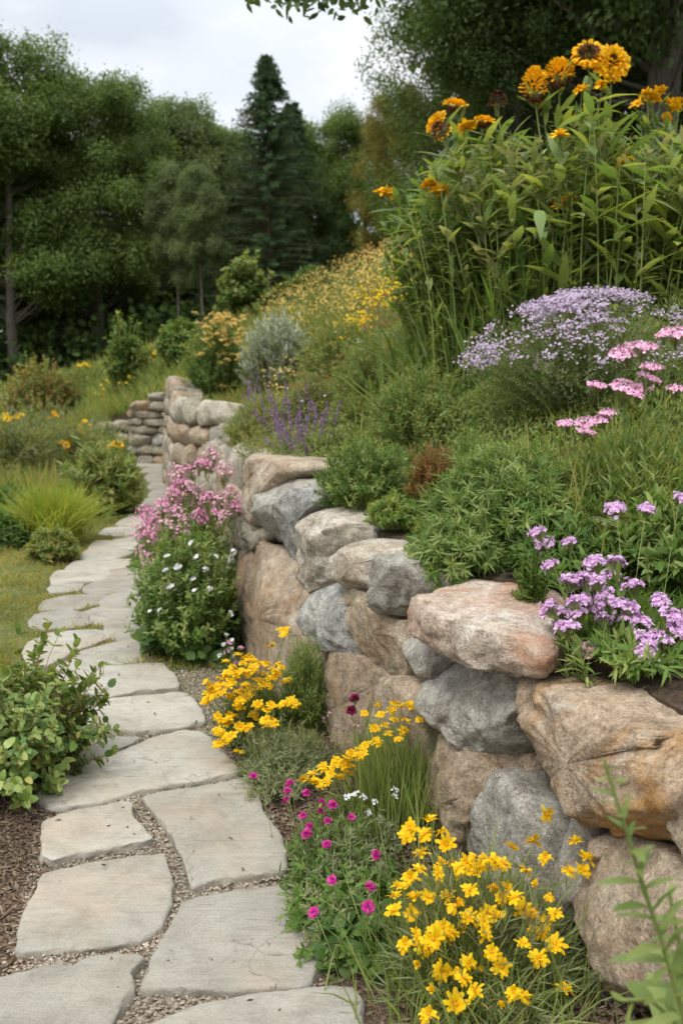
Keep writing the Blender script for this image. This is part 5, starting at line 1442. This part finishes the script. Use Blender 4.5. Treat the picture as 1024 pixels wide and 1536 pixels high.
# ---- out of focus stem close to the lens
k = Clump('tall_weed', 'out of focus upright leafy stem close to the camera at the right edge', 'plant', (.56, 1.2, 0.02), 270)
rg = k.rg
def closestem(pp, d, per, Lh, Wd, mat, r):
    Q = np.array([AT(x, y, dd) for (x, y), dd in zip(pp, d)])
    Q = np.vstack([Q, [[Q[-1, 0] + .10, Q[-1, 1] - .02, .02]]])
    s = np.linspace(0, 1, 26); dd = np.linspace(0, 1, len(Q))
    path = np.stack([np.interp(s, dd, Q[:, i]) for i in range(3)], 1)
    k.gs.add(*tubes(path[None], .0025, r, 6))
    n = per; t = (np.arange(n) + rg.random(n) * .6) / n * .80
    P = np.stack([np.interp(t, s, path[:, i]) for i in range(3)], 1)
    T_ = unit(np.stack([np.interp(np.clip(t - .04, 0, 1), s, path[:, i]) for i in range(3)], 1) - np.stack([np.interp(np.clip(t + .04, 0, 1), s, path[:, i]) for i in range(3)], 1))
    ph = np.arange(n) * 2.4 + rg.normal(size=n) * .5; A = unit(np.cross(T_, [0, 0, 1.])) ; A = np.where(np.isfinite(A), A, 0); B_ = np.cross(T_, A)
    D = T_ * rg.uniform(.3, 1.3, (n, 1)) + np.cos(ph)[:, None] * A + np.sin(ph)[:, None] * B_
    sc = (.25 + 1.0 * np.clip(t / .8, 0, 1)) * rg.uniform(.6, 1.35, n)
    k.gl.setdefault(mat, Geo()).add(*leaves(P, D, T_ + rg.normal(size=P.shape) * .2, Lh * sc, Wd * sc, 'oval', .25 + rg.random(n) * .3, None, .15))
closestem([(906,1140), (922,1195), (943,1260), (962,1325), (988,1400), (1012,1480), (1036,1570)], [1.22] * 7, 36, .06, .0085, 'fresh', .004)
closestem([(1003,1340), (1015,1400), (1030,1470), (1050,1560)], [1.32] * 4, 14, .07, .014, 'fresh', .004)
closestem([(930,1500), (975,1500), (1010,1530), (1040,1600)], [1.28] * 4, 9, .13, .022, 'fresh', .004)
k.done('leaves')

# ------------------------------------------------------------------ grass, meadow and gravel
def blades(name, P, h, w, mat, lean_=.3, bend=.4, seed=1):
    rg = np.random.default_rng(seed); n = len(P)
    D = unit(np.stack([rg.normal(size=n) * lean_, rg.normal(size=n) * lean_, np.ones(n)], 1))
    g = Geo(); g.add(*leaves(P, D, rndunit(rg, n), h, w, 'blade', rg.uniform(0, bend, n), unit(np.stack([D[:, 0], D[:, 1], -np.full(n, .5)], 1))))
    o = g.obj(name, LM[mat]); o['kind'] = 'stuff'
    return o
rg = np.random.default_rng(300)
# cover of the hillside: density falls with the distance
n = 150000
yy = 3 + 24 * rg.random(n) ** 1.35; xx = XAT(0, yy) + rg.random(n) * (yy * .82 + .8)
z, U = hill(xx, yy)
ok = (U > .30) & ~((yy < 4.6) & (U < .5))
xx, yy, z = xx[ok], yy[ok], z[ok]
pn = np.array([mnoise.noise((x * .8, y * .8, 3)) for x, y in zip(xx, yy)])
hh = (.11 + .014 * yy) * np.where(yy < 9.5, .7, 1) * np.clip(1 + pn * .9, .4, 1.6) * rg.uniform(.6, 1.3, len(xx))
near = yy < 6
blades('meadow_grass', np.stack([xx, yy, z - .01], 1)[~near], hh[~near], (.0016 + .00045 * yy)[~near], 'grass', .28, .4, 301)
blades('bedding_greenery', np.stack([xx, yy, z - .01], 1)[near], hh[near] * .8, .0045, 'mid', .5, .5, 302)
# low tangle of small leaves between the mounds
n = 90000
yy = 4.4 + 5.6 * rg.random(n); xx = XAT(0, yy) + (.25 + rg.random(n) * .6) * (yy * .80 + .8)
z, U = hill(xx, yy); ok = U > .42
pn = np.array([mnoise.noise((x * 1.6, y * 1.6, 6)) for x, y in zip(xx, yy)])
hh = np.clip(.15 + pn * .22, .03, .36) * rg.random(n) ** .6
P = np.stack([xx, yy, z + hh], 1)[ok]; pk = pn[ok]
for mt, sel, nm in (('fresh', pk > .08, 1), ('grass', (pk <= .08) & (pk > -.12), 2), ('mid', pk <= -.12, 3)):
    q = P[sel]; m_ = len(q)
    g = Geo().add(*leaves(q, rndunit(rg, m_) + np.array([0, 0, .9]), rndunit(rg, m_) + np.array([0, 0, .6]), rg.uniform(.025, .05, m_), rg.uniform(.003, .006, m_), 'dia', .2))
    o = g.obj('ground_cover', LM[mt]); o['kind'] = 'stuff'
# yellow flowers over the meadow
def specks(name, px0, px1, y0, y1, n, dist, r, mat, seed, hgt=(.15, .5), nper=3):
    rg = np.random.default_rng(seed)
    yy = rg.uniform(dist[0], dist[1], n); px = rg.uniform(px0, px1, n); xx = XAT(px, yy, 2)
    z, U = hill(xx, yy); ok = U > .5
    pn = np.array([mnoise.noise((x * 1.1, y * 1.1, 9)) for x, y in zip(xx, yy)])
    ok &= rg.random(n) < np.clip(.38 + pn * 2.0, .04, 1)
    xx, yy, z = xx[ok], yy[ok], z[ok]
    P = np.repeat(np.stack([xx, yy, z + rg.uniform(*hgt, len(xx))], 1), nper, 0) + rg.normal(size=(len(xx) * nper, 3)) * np.array([.05, .05, .02])
    g = Geo(); g.add(*florets(rg, P, np.array([0, -.5, .8]) + rg.normal(size=P.shape) * .3, r, 5, .5), 0)
    b = np.stack([xx, yy, z], 1); tp = P[::nper]
    g.add(*tubes(bez(b, (b + tp) / 2, tp, 3), .003, .002), 1)
    o = g.obj(name, [LM[mat], LM['stem']]); o['kind'] = 'stuff'
specks('yellow_meadow_flowers', 400, 640, 0, 0, 2600, (10.5, 17), .0125, 'pale_yellow', 310, (.25, .6))
specks('gold_meadow_flowers', 490, 640, 0, 0, 300, (8.8, 12), .014, 'yellow', 311, (.25, .5), 6)
specks('gold_meadow_flowers', 100, 330, 0, 0, 160, (19, 26), .03, 'yellow', 312, (.2, .5))
specks('rusty_meadow_flowers', 400, 640, 0, 0, 150, (7.5, 12), .016, 'rust', 313, (.15, .5), 8)
specks('white_meadow_flowers', 420, 720, 0, 0, 60, (7, 11), .012, 'white', 314, (.2, .4), 2)
# left lawn and tall meadow grass (low ground)
n = 60000
yy = 4.4 + 6.4 * rg.random(n) ** 1.2; c0 = -.19 * yy - .09
xx = c0 - .30 - rg.random(n) * 2.6
gap = rg.random(n) < .35; xx = np.where(gap, c0 + rg.normal(size=n) * .30, xx)
ok = ~in_flags(xx, yy) & (~gap | (yy > 5.2)); ok &= ~((yy < 5.0) & (rg.random(n) < .6))
xx, yy = xx[ok], yy[ok]
cxx = xx + .19 * yy + .09
zz = .018 + np.clip((np.abs(cxx) - .6) * .10, 0, .04)
ln = np.array([mnoise.noise((x * 2.2, y * 2.2, 8)) + .5 * mnoise.noise((x * 7, y * 7, 8)) for x, y in zip(xx, yy)])
blades('lawn_grass', np.stack([xx, yy, zz - .005], 1), np.clip(1.1 + ln * 1.3, .25, 2.2) * np.where(np.abs(cxx) < .34, rg.uniform(.045, .075, len(xx)), rg.uniform(.025, .06, len(xx))), .0028, 'lawn', .5, .4, 303)
n = 24000
yy = 10.8 + 9 * rg.random(n); xx = -.19 * yy - .09 - .55 - rg.random(n) ** 1.2 * (1.0 + .22 * yy)
zz = ZG(xx, yy) + np.clip((np.abs(xx + .19 * yy + .09) - .6) * .10, 0, .05)
pn = np.array([mnoise.noise((x * .7, y * .7, 5)) for x, y in zip(xx, yy)])
blades('tall_meadow_grass', np.stack([xx, yy, zz], 1), np.clip(.45 + pn * .5, .15, .9) * rg.uniform(.7, 1.2, n), .0075, 'grass', .22, .5, 304)
n = 7000
yy = 11 + 7 * rg.random(n); xx = -.19 * yy - .09 - .7 - rg.random(n) * (1.0 + .2 * yy)
blades('tall_meadow_grass', np.stack([xx, yy, ZG(xx, yy)], 1), rg.uniform(.2, .6, n), .011, 'grey', .25, .5, 305)
n = 26000
yy = 18 + 16 * rg.random(n) ** 1.2; xx = -3.2 - rg.random(n) * (yy * .42) + 1.5
z, U = hill(xx, yy); ok = U > .3
blades('meadow_grass', np.stack([xx, yy, z], 1)[ok], rg.uniform(.2, .55, n)[ok], .012, 'fresh', .3, .5, 306)
# moss tufts in the near joints
n = 1500
yy = rg.uniform(2.0, 5.2, n); xx = -.19 * yy - .09 + rg.normal(size=n) * .25
pn = np.array([mnoise.noise((x * 4, y * 4, 1)) for x, y in zip(xx, yy)])
ok = ~in_flags(xx, yy) & (pn > .22)
blades('moss', np.stack([xx, yy, np.full(n, .018)], 1)[ok], rg.uniform(.012, .03, n)[ok], .003, 'fresh', .7, .5, 307)
# gravel in the joints, mulch at the left
def pebbles(name, P, r, mats, seed, flat=.6, elong=1.0):
    rg = np.random.default_rng(seed); n = len(P)
    base = np.array([[1, 0, 0], [-1, 0, 0], [0, 1, 0], [0, -1, 0], [0, 0, 1], [0, 0, -1]], float)
    F = np.array([[0, 2, 4], [2, 1, 4], [1, 3, 4], [3, 0, 4], [2, 0, 5], [1, 2, 5], [3, 1, 5], [0, 3, 5]])
    a = rg.random(n) * 6.283
    V = base[None] * (r[:, None, None] * rg.uniform(.6, 1.3, (n, 6, 1))) * np.array([elong, 1, flat])
    c_, s_ = np.cos(a)[:, None], np.sin(a)[:, None]
    V = np.stack([V[..., 0] * c_ - V[..., 1] * s_, V[..., 0] * s_ + V[..., 1] * c_, V[..., 2] + V[..., 0] * rg.normal(size=(n, 1)) * .3], -1) + P[:, None]
    g = Geo(); g.add(V.reshape(-1, 3), (np.arange(n)[:, None, None] * 6 + F[None]).reshape(-1, 3))
    o = g.obj(name, mats); o['kind'] = 'stuff'
PEB = leaf_mat('pebbles', [(.10, .075, .05), (.19, .15, .11), (.30, .25, .19), (.38, .33, .28), (.25, .19, .14), (.42, .39, .34)], 0, .9, .2, gain=1.0)
CHIP = leaf_mat('bark_chips', [(.05, .033, .022), (.11, .075, .05), (.17, .12, .085), (.24, .18, .13)], 0, .95, .1, gain=1.0)
n = 60000
yy = 1.9 + 5.2 * rg.random(n) ** 1.5; xx = -.19 * yy - .09 + rg.uniform(-.34, .50, n)
ok = ~in_flags(xx, yy)
xx, yy = xx[ok], yy[ok]
pebbles('gravel', np.stack([xx, yy, rg.uniform(.016, .028, len(xx))], 1), rg.uniform(.0022, .0075, len(xx)) , PEB, 320)
n = 36000
yy = 1.9 + 3.0 * rg.random(n); xx = np.where(rg.random(n) < .6, -.19 * yy - .09 - .27 - rg.random(n) * .8, -.19 * yy - .09 + .48 + rg.random(n) ** 1.3 * .9)
_i, U = wall_su(xx, yy); ok = ~in_flags(xx, yy) & (U < .1)
xx, yy = xx[ok], yy[ok]
zz = .016 + np.clip((np.abs(xx + .19 * yy + .09) - .6) * .10, 0, .04)
pebbles('mulch', np.stack([xx, yy, zz + rg.uniform(0, .014, len(xx))], 1), rg.uniform(.002, .0075, len(xx)), CHIP, 321, .5, 2.6)
n = 5000
yy = 5.2 + 8 * rg.random(n); _x = np.interp(yy, CQ[::-1, 1] if CQ[0, 1] > CQ[-1, 1] else CQ[:250, 1], CQ[:250, 0]); xx = _x - .05 - rg.random(n) * .5
blades('bed_greenery', np.stack([xx, yy, np.zeros(n)], 1)[~in_flags(xx, yy)], rg.uniform(.03, .12, n)[~in_flags(xx, yy)], .006, 'mid', .6, .5, 308)

# ------------------------------------------------------------------ trees
TL = {
    'oak': leaf_mat('tree_leaf_green', [(.050, .096, .024), (.066, .118, .031), (.084, .140, .037), (.104, .158, .045)], .4, .6, .2, .5, None, 1.4),
    'deep': leaf_mat('tree_leaf_deep', [(.028, .058, .017), (.046, .087, .025), (.062, .107, .032)], .35, .6, .2, .5, None, 1.4),
    'olive': leaf_mat('tree_leaf_olive', [(.055, .075, .016), (.085, .11, .022), (.13, .13, .028), (.19, .13, .03)], .3, .6, .2, .5),
    'fir': leaf_mat('tree_needles', [(.022, .048, .022), (.034, .068, .03), (.048, .086, .036)], .25, .7, .15, .5),
    'blue': leaf_mat('tree_leaf_bluish', [(.06, .10, .04), (.085, .135, .055), (.12, .17, .075)], .4, .6, .2, .5, None, 1.4),
}
def tree_meshes(seed, H, cr, z0, nblob, nclump, nleaf, Lh, Wd, tr, spread=.5, shape=1.0):
    """trunk + crown meshes about the origin"""
    rg = np.random.default_rng(seed)
    zb = rg.uniform(z0, H - .6, nblob)
    tt = (zb - z0) / (H - z0)
    prof = cr * np.sqrt(np.clip(1 - (np.abs(tt - .40) / .62) ** 2.2, .03, 1)) * shape
    th = np.arange(nblob) * 2.39996 + rg.normal(size=nblob) * .4
    rr = prof * rg.uniform(.35, .95, nblob)
    Bc = np.stack([rr * np.cos(th), rr * np.sin(th), zb], 1)
    br = cr * spread * rg.uniform(.32, .58, nblob)
    g = Geo()
    tp = np.array([[[0, 0, -.4], [.06, .03, H * .2], [-.05, .08, H * .45], [.05, 0, H * .7], [0, 0, H * .96]]])
    tp = tp + np.r_[[[0, 0, 0]], rg.normal(size=(4, 3)) * np.array([.12, .12, 0])][None] * (H / 12)
    g.add(*tubes(tp, tr, tr * .12, 10))
    tz = np.clip(zb - rr * .6, H * .12, H * .9)
    P0 = np.stack([np.interp(tz, tp[0, :, 2], tp[0, :, i]) for i in range(3)], 1)
    P1 = (P0 + Bc) / 2 + np.array([0, 0, -.15]) * rr[:, None]
    g.add(*tubes(bez(P0, P1, Bc, 5), tr * .13, tr * .03, 5))
    trunk = g.mesh('trunk', [LM['bark']], True)
    d = rndunit(rg, nblob * nclump)
    idx = np.repeat(np.arange(nblob), nclump)
    cc = Bc[idx] + d * (br[idx] * rg.uniform(.55, 1.05, len(idx)))[:, None] * np.array([1, 1, .72])
    ii = np.repeat(np.arange(len(cc)), nleaf)
    P = cc[ii] + rg.normal(size=(len(ii), 3)) * (Lh * 1.5)
    dd = d[ii]
    D = unit(dd * .5 + rndunit(rg, len(ii)) + np.array([0, 0, -.25]))
    N = unit(dd * 1.0 + np.array([0, 0, .9]) + rndunit(rg, len(ii)) * .45)
    g = Geo(); g.add(*leaves(P, D, N, Lh * rg.uniform(.6, 1.25, len(ii)), Wd * rg.uniform(.7, 1.2, len(ii)), 'dia', .2))
    return trunk, g
def conifer_meshes(seed, H, cr, tr):
    rg = np.random.default_rng(seed); g = Geo(); gl = Geo()
    g.add(*tubes(np.array([[[0, 0, -.3], [0, 0, H * .5], [0, 0, H]]]), tr, .02, 8))
    z = H * .06
    b0, b1, b2 = [], [], []
    while z < H * .985:
        L_ = cr * (1 - z / H) ** .80 * rg.uniform(.8, 1.12) + .08
        nb = 11
        for q in range(nb):
            a = rg.random() * 6.283; l = L_ * rg.uniform(.65, 1.15)
            p0 = np.array([0, 0, z + rg.normal() * .08]); tip = p0 + np.array([math.cos(a) * l, math.sin(a) * l, -.10 * l + .22 * (z / H) * l])
            b0.append(p0); b2.append(tip); b1.append((p0 + tip) / 2 + np.array([0, 0, .10 * l]))
        z += .18 + .14 * (1 - z / H)
    b0, b1, b2 = map(np.array, (b0, b1, b2))
    g.add(*tubes(bez(b0, b1, b2, 4), .025, .008, 3))
    L_ = np.linalg.norm(b2 - b0, axis=1)
    per = 80
    V, F = leaves_on(rg, b0, b1, b2, per, .12, 1.0, .17, .020, .75, 'dia', .3, .3)
    gl.add(V, F)
    return g.mesh('trunk', [LM['barkbrown']], True), gl
def place_tree(name, label, proto, px, dist, top, mat, seed, H0, group, sx=1.0, rot=0.0, z=None, x=None):
    tr, cm = proto
    x = XAT(px, dist, 1.5) if x is None else x
    zb = zg(x, dist) if z is None else z
    s = (ZTOP(top, dist) - zb) / H0
    root = thing(name, label, 'tree', (x, dist, zb), group)
    for nm, me in (('trunk', tr), ('crown', cm[mat])):
        o = part(nm, me, root, (x, dist, zb)); o.scale = (s * sx, s * sx, s); o.rotation_euler = (0, 0, rot)
    return root
def proto(args, mats, fn=tree_meshes):
    tr, g = fn(*args)
    me = {}
    for m in mats:
        b = g.mesh('crown', [TL[m]]) if not me else list(me.values())[0].copy()
        b.materials.clear(); b.materials.append(TL[m]); me[m] = b
    return tr, me
MT = list(TL)
pA = proto((401, 12, 3.6, 3.4, 80, 44, 26, .125, .042, .24), MT)
pB = proto((402, 12, 2.9, 3.6, 66, 44, 26, .125, .042, .17), MT)
pC = proto((403, 12, 2.3, 4.6, 50, 44, 26, .125, .042, .13), MT)
pD = proto((404, 12, 4.2, 3.0, 90, 44, 26, .125, .042, .26), MT)
pF = proto((405, 12, 3.7, .16), ['fir'], conifer_meshes)
GL = 'trees of the wood on the left'
T = [
 ('broadleaf_tree', 'tallest leafy tree at the left edge with a grey trunk showing below its crown', pA, 25, 34, 38, 'oak', 1.0, .3),
 ('broadleaf_tree', 'leafy tree whose rounded top steps down right of the tallest left tree', pA, 150, 35, 92, 'oak', .92, 2.0),
 ('broadleaf_tree', 'leafy tree cut off by the left edge of the photo', pD, -75, 36, 30, 'deep', .9, 4.0),
 ('broadleaf_tree', 'darker leafy tree filling the low part of the wood behind the reddish bush', pD, 95, 39, 150, 'deep', .8, 1.1),
 ('broadleaf_tree', 'pale bluish green tree with a high round top between the left trees and the conifer', pB, 258, 41, 128, 'blue', 1.0, .8),
 ('broadleaf_tree', 'round topped tree directly left of the conifer', pB, 325, 43, 158, 'oak', 1.0, 2.6),
 ('slender_tree', 'slender tree with a thin bare trunk, left one of the two bare trunks', pC, 272, 33, 225, 'blue', .8, .2),
 ('slender_tree', 'slender tree with a thin bare trunk, right one of the two bare trunks', pC, 308, 31, 235, 'blue', .8, 1.7),
 ('broadleaf_tree', 'dark tree filling the space left of the two bare trunks', pD, 200, 40, 170, 'deep', .8, 3.3),
 ('broadleaf_tree', 'leafy tree right of the conifer below the cloud gap', pB, 478, 40, 168, 'oak', 1.05, 5.1),
 ('broadleaf_tree', 'leafy tree at the right end of the sky gap', pA, 545, 38, 150, 'oak', .9, 3.9),
 ('broadleaf_tree', 'dark tree behind the conifer and the young bright tree', pD, 385, 44, 215, 'deep', .9, 2.2),
 ('broadleaf_tree', 'dark tree rising behind the ridge right of the young bright tree', pD, 455, 36, 235, 'deep', .7, .5),
]
for q, (nm, lab, pr, px, d, top, mat, sx, rot) in enumerate(T):
    place_tree(nm, lab, pr, px, d, top, mat, 420 + q, 12.3, GL, sx, rot)
place_tree('conifer', 'dark pointed conifer rising above the wood', pF, 405, 33, 82, 'fir', 440, 12.0, None, 1.0, .4)
place_tree('conifer', 'shorter dark conifer close behind the pointed one at its right', pF, 440, 36, 150, 'fir', 441, 12.0, None, .9, 2.4)
# the deep wood behind: one mass
rg = np.random.default_rng(450); g = Geo()
n = 1900
c = np.stack([rg.uniform(-50, 22, n), rg.uniform(44, 54, n), np.zeros(n)], 1); c[:, 2] = .2 + rg.random(n) * 8
ii = np.repeat(np.arange(n), 34)
P = c[ii] + rg.normal(size=(len(ii), 3)) * .9
g.add(*leaves(P, rndunit(rg, len(ii)), rndunit(rg, len(ii)) + np.array([0, 0, .8]), .55, .19, 'dia'))
n2 = 700
c = np.stack([rg.uniform(4, 26, n2), rg.uniform(29, 36, n2), np.zeros(n2)], 1); c[:, 2] = 3.5 + rg.random(n2) * 15 * np.clip((c[:, 0] - 1) / 7, .2, 1)
ii = np.repeat(np.arange(n2), 34)
P = c[ii] + rg.normal(size=(len(ii), 3)) * .9
g.add(*leaves(P, rndunit(rg, len(ii)), rndunit(rg, len(ii)) + np.array([0, 0, .8]), .5, .17, 'dia'))
o = g.obj('woods', TL['deep']); o['kind'] = 'stuff'
rg = np.random.default_rng(451); g = Geo()
n = 1000
c = np.stack([rg.uniform(-30, 8, n), rg.uniform(33, 43, n), np.zeros(n)], 1); c[:, 2] = ZG(c[:, 0], c[:, 1]) + rg.random(n) ** 1.4 * 1.6
ii = np.repeat(np.arange(n), 40)
P = c[ii] + rg.normal(size=(len(ii), 3)) * .45
g.add(*leaves(P, rndunit(rg, len(ii)), rndunit(rg, len(ii)) + np.array([0, 0, .8]), .30, .10, 'dia'))
o = g.obj('undergrowth', TL['deep']); o['kind'] = 'stuff'
# right-hand trees over the slope
GR = 'trees on top of the slope at the right'
pO = proto((460, 12, 4.9, 2.6, 150, 44, 22, .12, .042, .34), MT)
pP = proto((461, 12, 3.8, .6, 100, 40, 20, .11, .038, .22), MT)
place_tree('big_tree', 'big dark tree with a thick brown trunk behind the tall orange flowers', pO, 968, 15.5, -1000, 'deep', 462, 12.3, GR, .9, .6)
place_tree('broadleaf_tree', 'dark tree standing just behind the thick brown trunk', pP, 925, 21, -420, 'deep', 468, 12.3, GR, .75, 2.5)
place_tree('broadleaf_tree', 'shaded tree between the leafy tree at the sky and the dark tree behind the clump', pP, 780, 23, -330, 'deep', 469, 12.3, GR, .75, 5.9)
place_tree('broadleaf_tree', 'big leafy tree whose left edge stands out against the sky', pP, 668, 21, -190, 'oak', 463, 12.3, GR, .8, 1.9)
place_tree('broadleaf_tree', 'olive yellow tree in the gap between the sky gap and the tall clump', pP, 600, 24, 120, 'olive', 464, 12.3, GR, .85, 4.4)
place_tree('broadleaf_tree', 'dark tree behind the tall clump between the big trunk and the olive tree', pP, 830, 20, -120, 'deep', 465, 12.3, GR, .8, 3.1)
place_tree('broadleaf_tree', 'dark low tree closing the view behind the orange flowers', pP, 760, 25, 60, 'deep', 466, 12.3, GR, 1.1, .7)
place_tree('broadleaf_tree', 'dark leafy tree spreading in front of the thick brown trunk at its left', pP, 770, 16.5, -260, 'deep', 470, 12.3, GR, .8, 4.9)
place_tree('broadleaf_tree', 'dark tree at the right edge behind the thick brown trunk', pP, 1080, 20, -150, 'deep', 467, 12.3, GR, .85, 5.2)
# leafy branch hanging into the top of the picture: belongs to a tree on the slope outside the frame
rg = np.random.default_rng(470)
root = thing('overhanging_tree', 'dark leafy branch hanging into the sky at the top edge', 'tree', (3.6, 9.8, zg(3.6, 9.8)))
b = np.array(root.location); 
trunk = Geo().add(*tubes(np.array([[b + [0, 0, -.3], b + [.05, 0, 1.5], b + [-.1, .1, 3.2], b + [-.2, .1, 5.2]]]), .16, .07, 9))
lp = [AT(405, -6, 9.0), AT(440, -12, 9.0), AT(480, 6, 9.05), AT(520, -2, 9.1), AT(460, -2, 9.0), AT(505, -14, 9.1), AT(560, -10, 9.2), AT(600, -30, 9.3)]
for e_ in lp:
    j = b + np.array([-.15, .1, 4.2]); m_ = (j + e_) / 2 + np.array([0, 0, .55])
    trunk.add(*tubes(bez(j[None], m_[None], e_[None], 10), .035, .006, 5))
trunk.obj('trunk', LM['barkbrown'], root, True)
n = len(lp) * 26
P = np.repeat(np.array(lp), 26, 0) + rg.normal(size=(n, 3)) * np.array([.16, .1, .05])
g = Geo().add(*leaves(P, rndunit(rg, n) + np.array([0, 0, -.5]), rndunit(rg, n), rg.uniform(.06, .12, n), .024, 'lance', .2))
nt_ = 2600; pc = b + np.array([-.2, .1, 5.6]) + rg.normal(size=(nt_, 3)) * np.array([.9, .9, .5])
g.add(*leaves(pc, rndunit(rg, nt_), rndunit(rg, nt_) + np.array([0, 0, .8]), .12, .035, 'lance', .2))
g.obj('crown', TL['deep'], root)

# litter lying on the flagstones: grit, dry bits and a few fallen petals
rg = np.random.default_rng(480)
n = 9000
yy = 1.9 + 4 * rg.random(n); xx = -.19 * yy - .09 + rg.uniform(-.34, .48, n)
pn = np.array([mnoise.noise((x * 5, y * 5, 4)) for x, y in zip(xx, yy)])
ok = in_flags(xx, yy) & (rg.random(n) < np.clip(pn * .5 - .08, .004, .3))
xx, yy = xx[ok], yy[ok]
pebbles('grit', np.stack([xx, yy, np.full(len(xx), .049)], 1), rg.uniform(.0012, .0038, len(xx)), PEB, 481)
n = 90
yy = 1.9 + 4.5 * rg.random(n); xx = -.19 * yy - .09 + rg.uniform(-.4, .55, n)
P = np.stack([xx, yy, np.where(in_flags(xx, yy), .054, .03)], 1); a = rg.random(n) * 6.28
g = Geo().add(*leaves(P, np.stack([np.cos(a), np.sin(a), rg.normal(size=n) * .15], 1), np.array([0, 0, 1.]) + rg.normal(size=(n, 3)) * .3, rg.uniform(.008, .028, n), rg.uniform(.002, .006, n), 'lance', .2))
o = g.obj('leaf_litter', CHIP); o['kind'] = 'stuff'
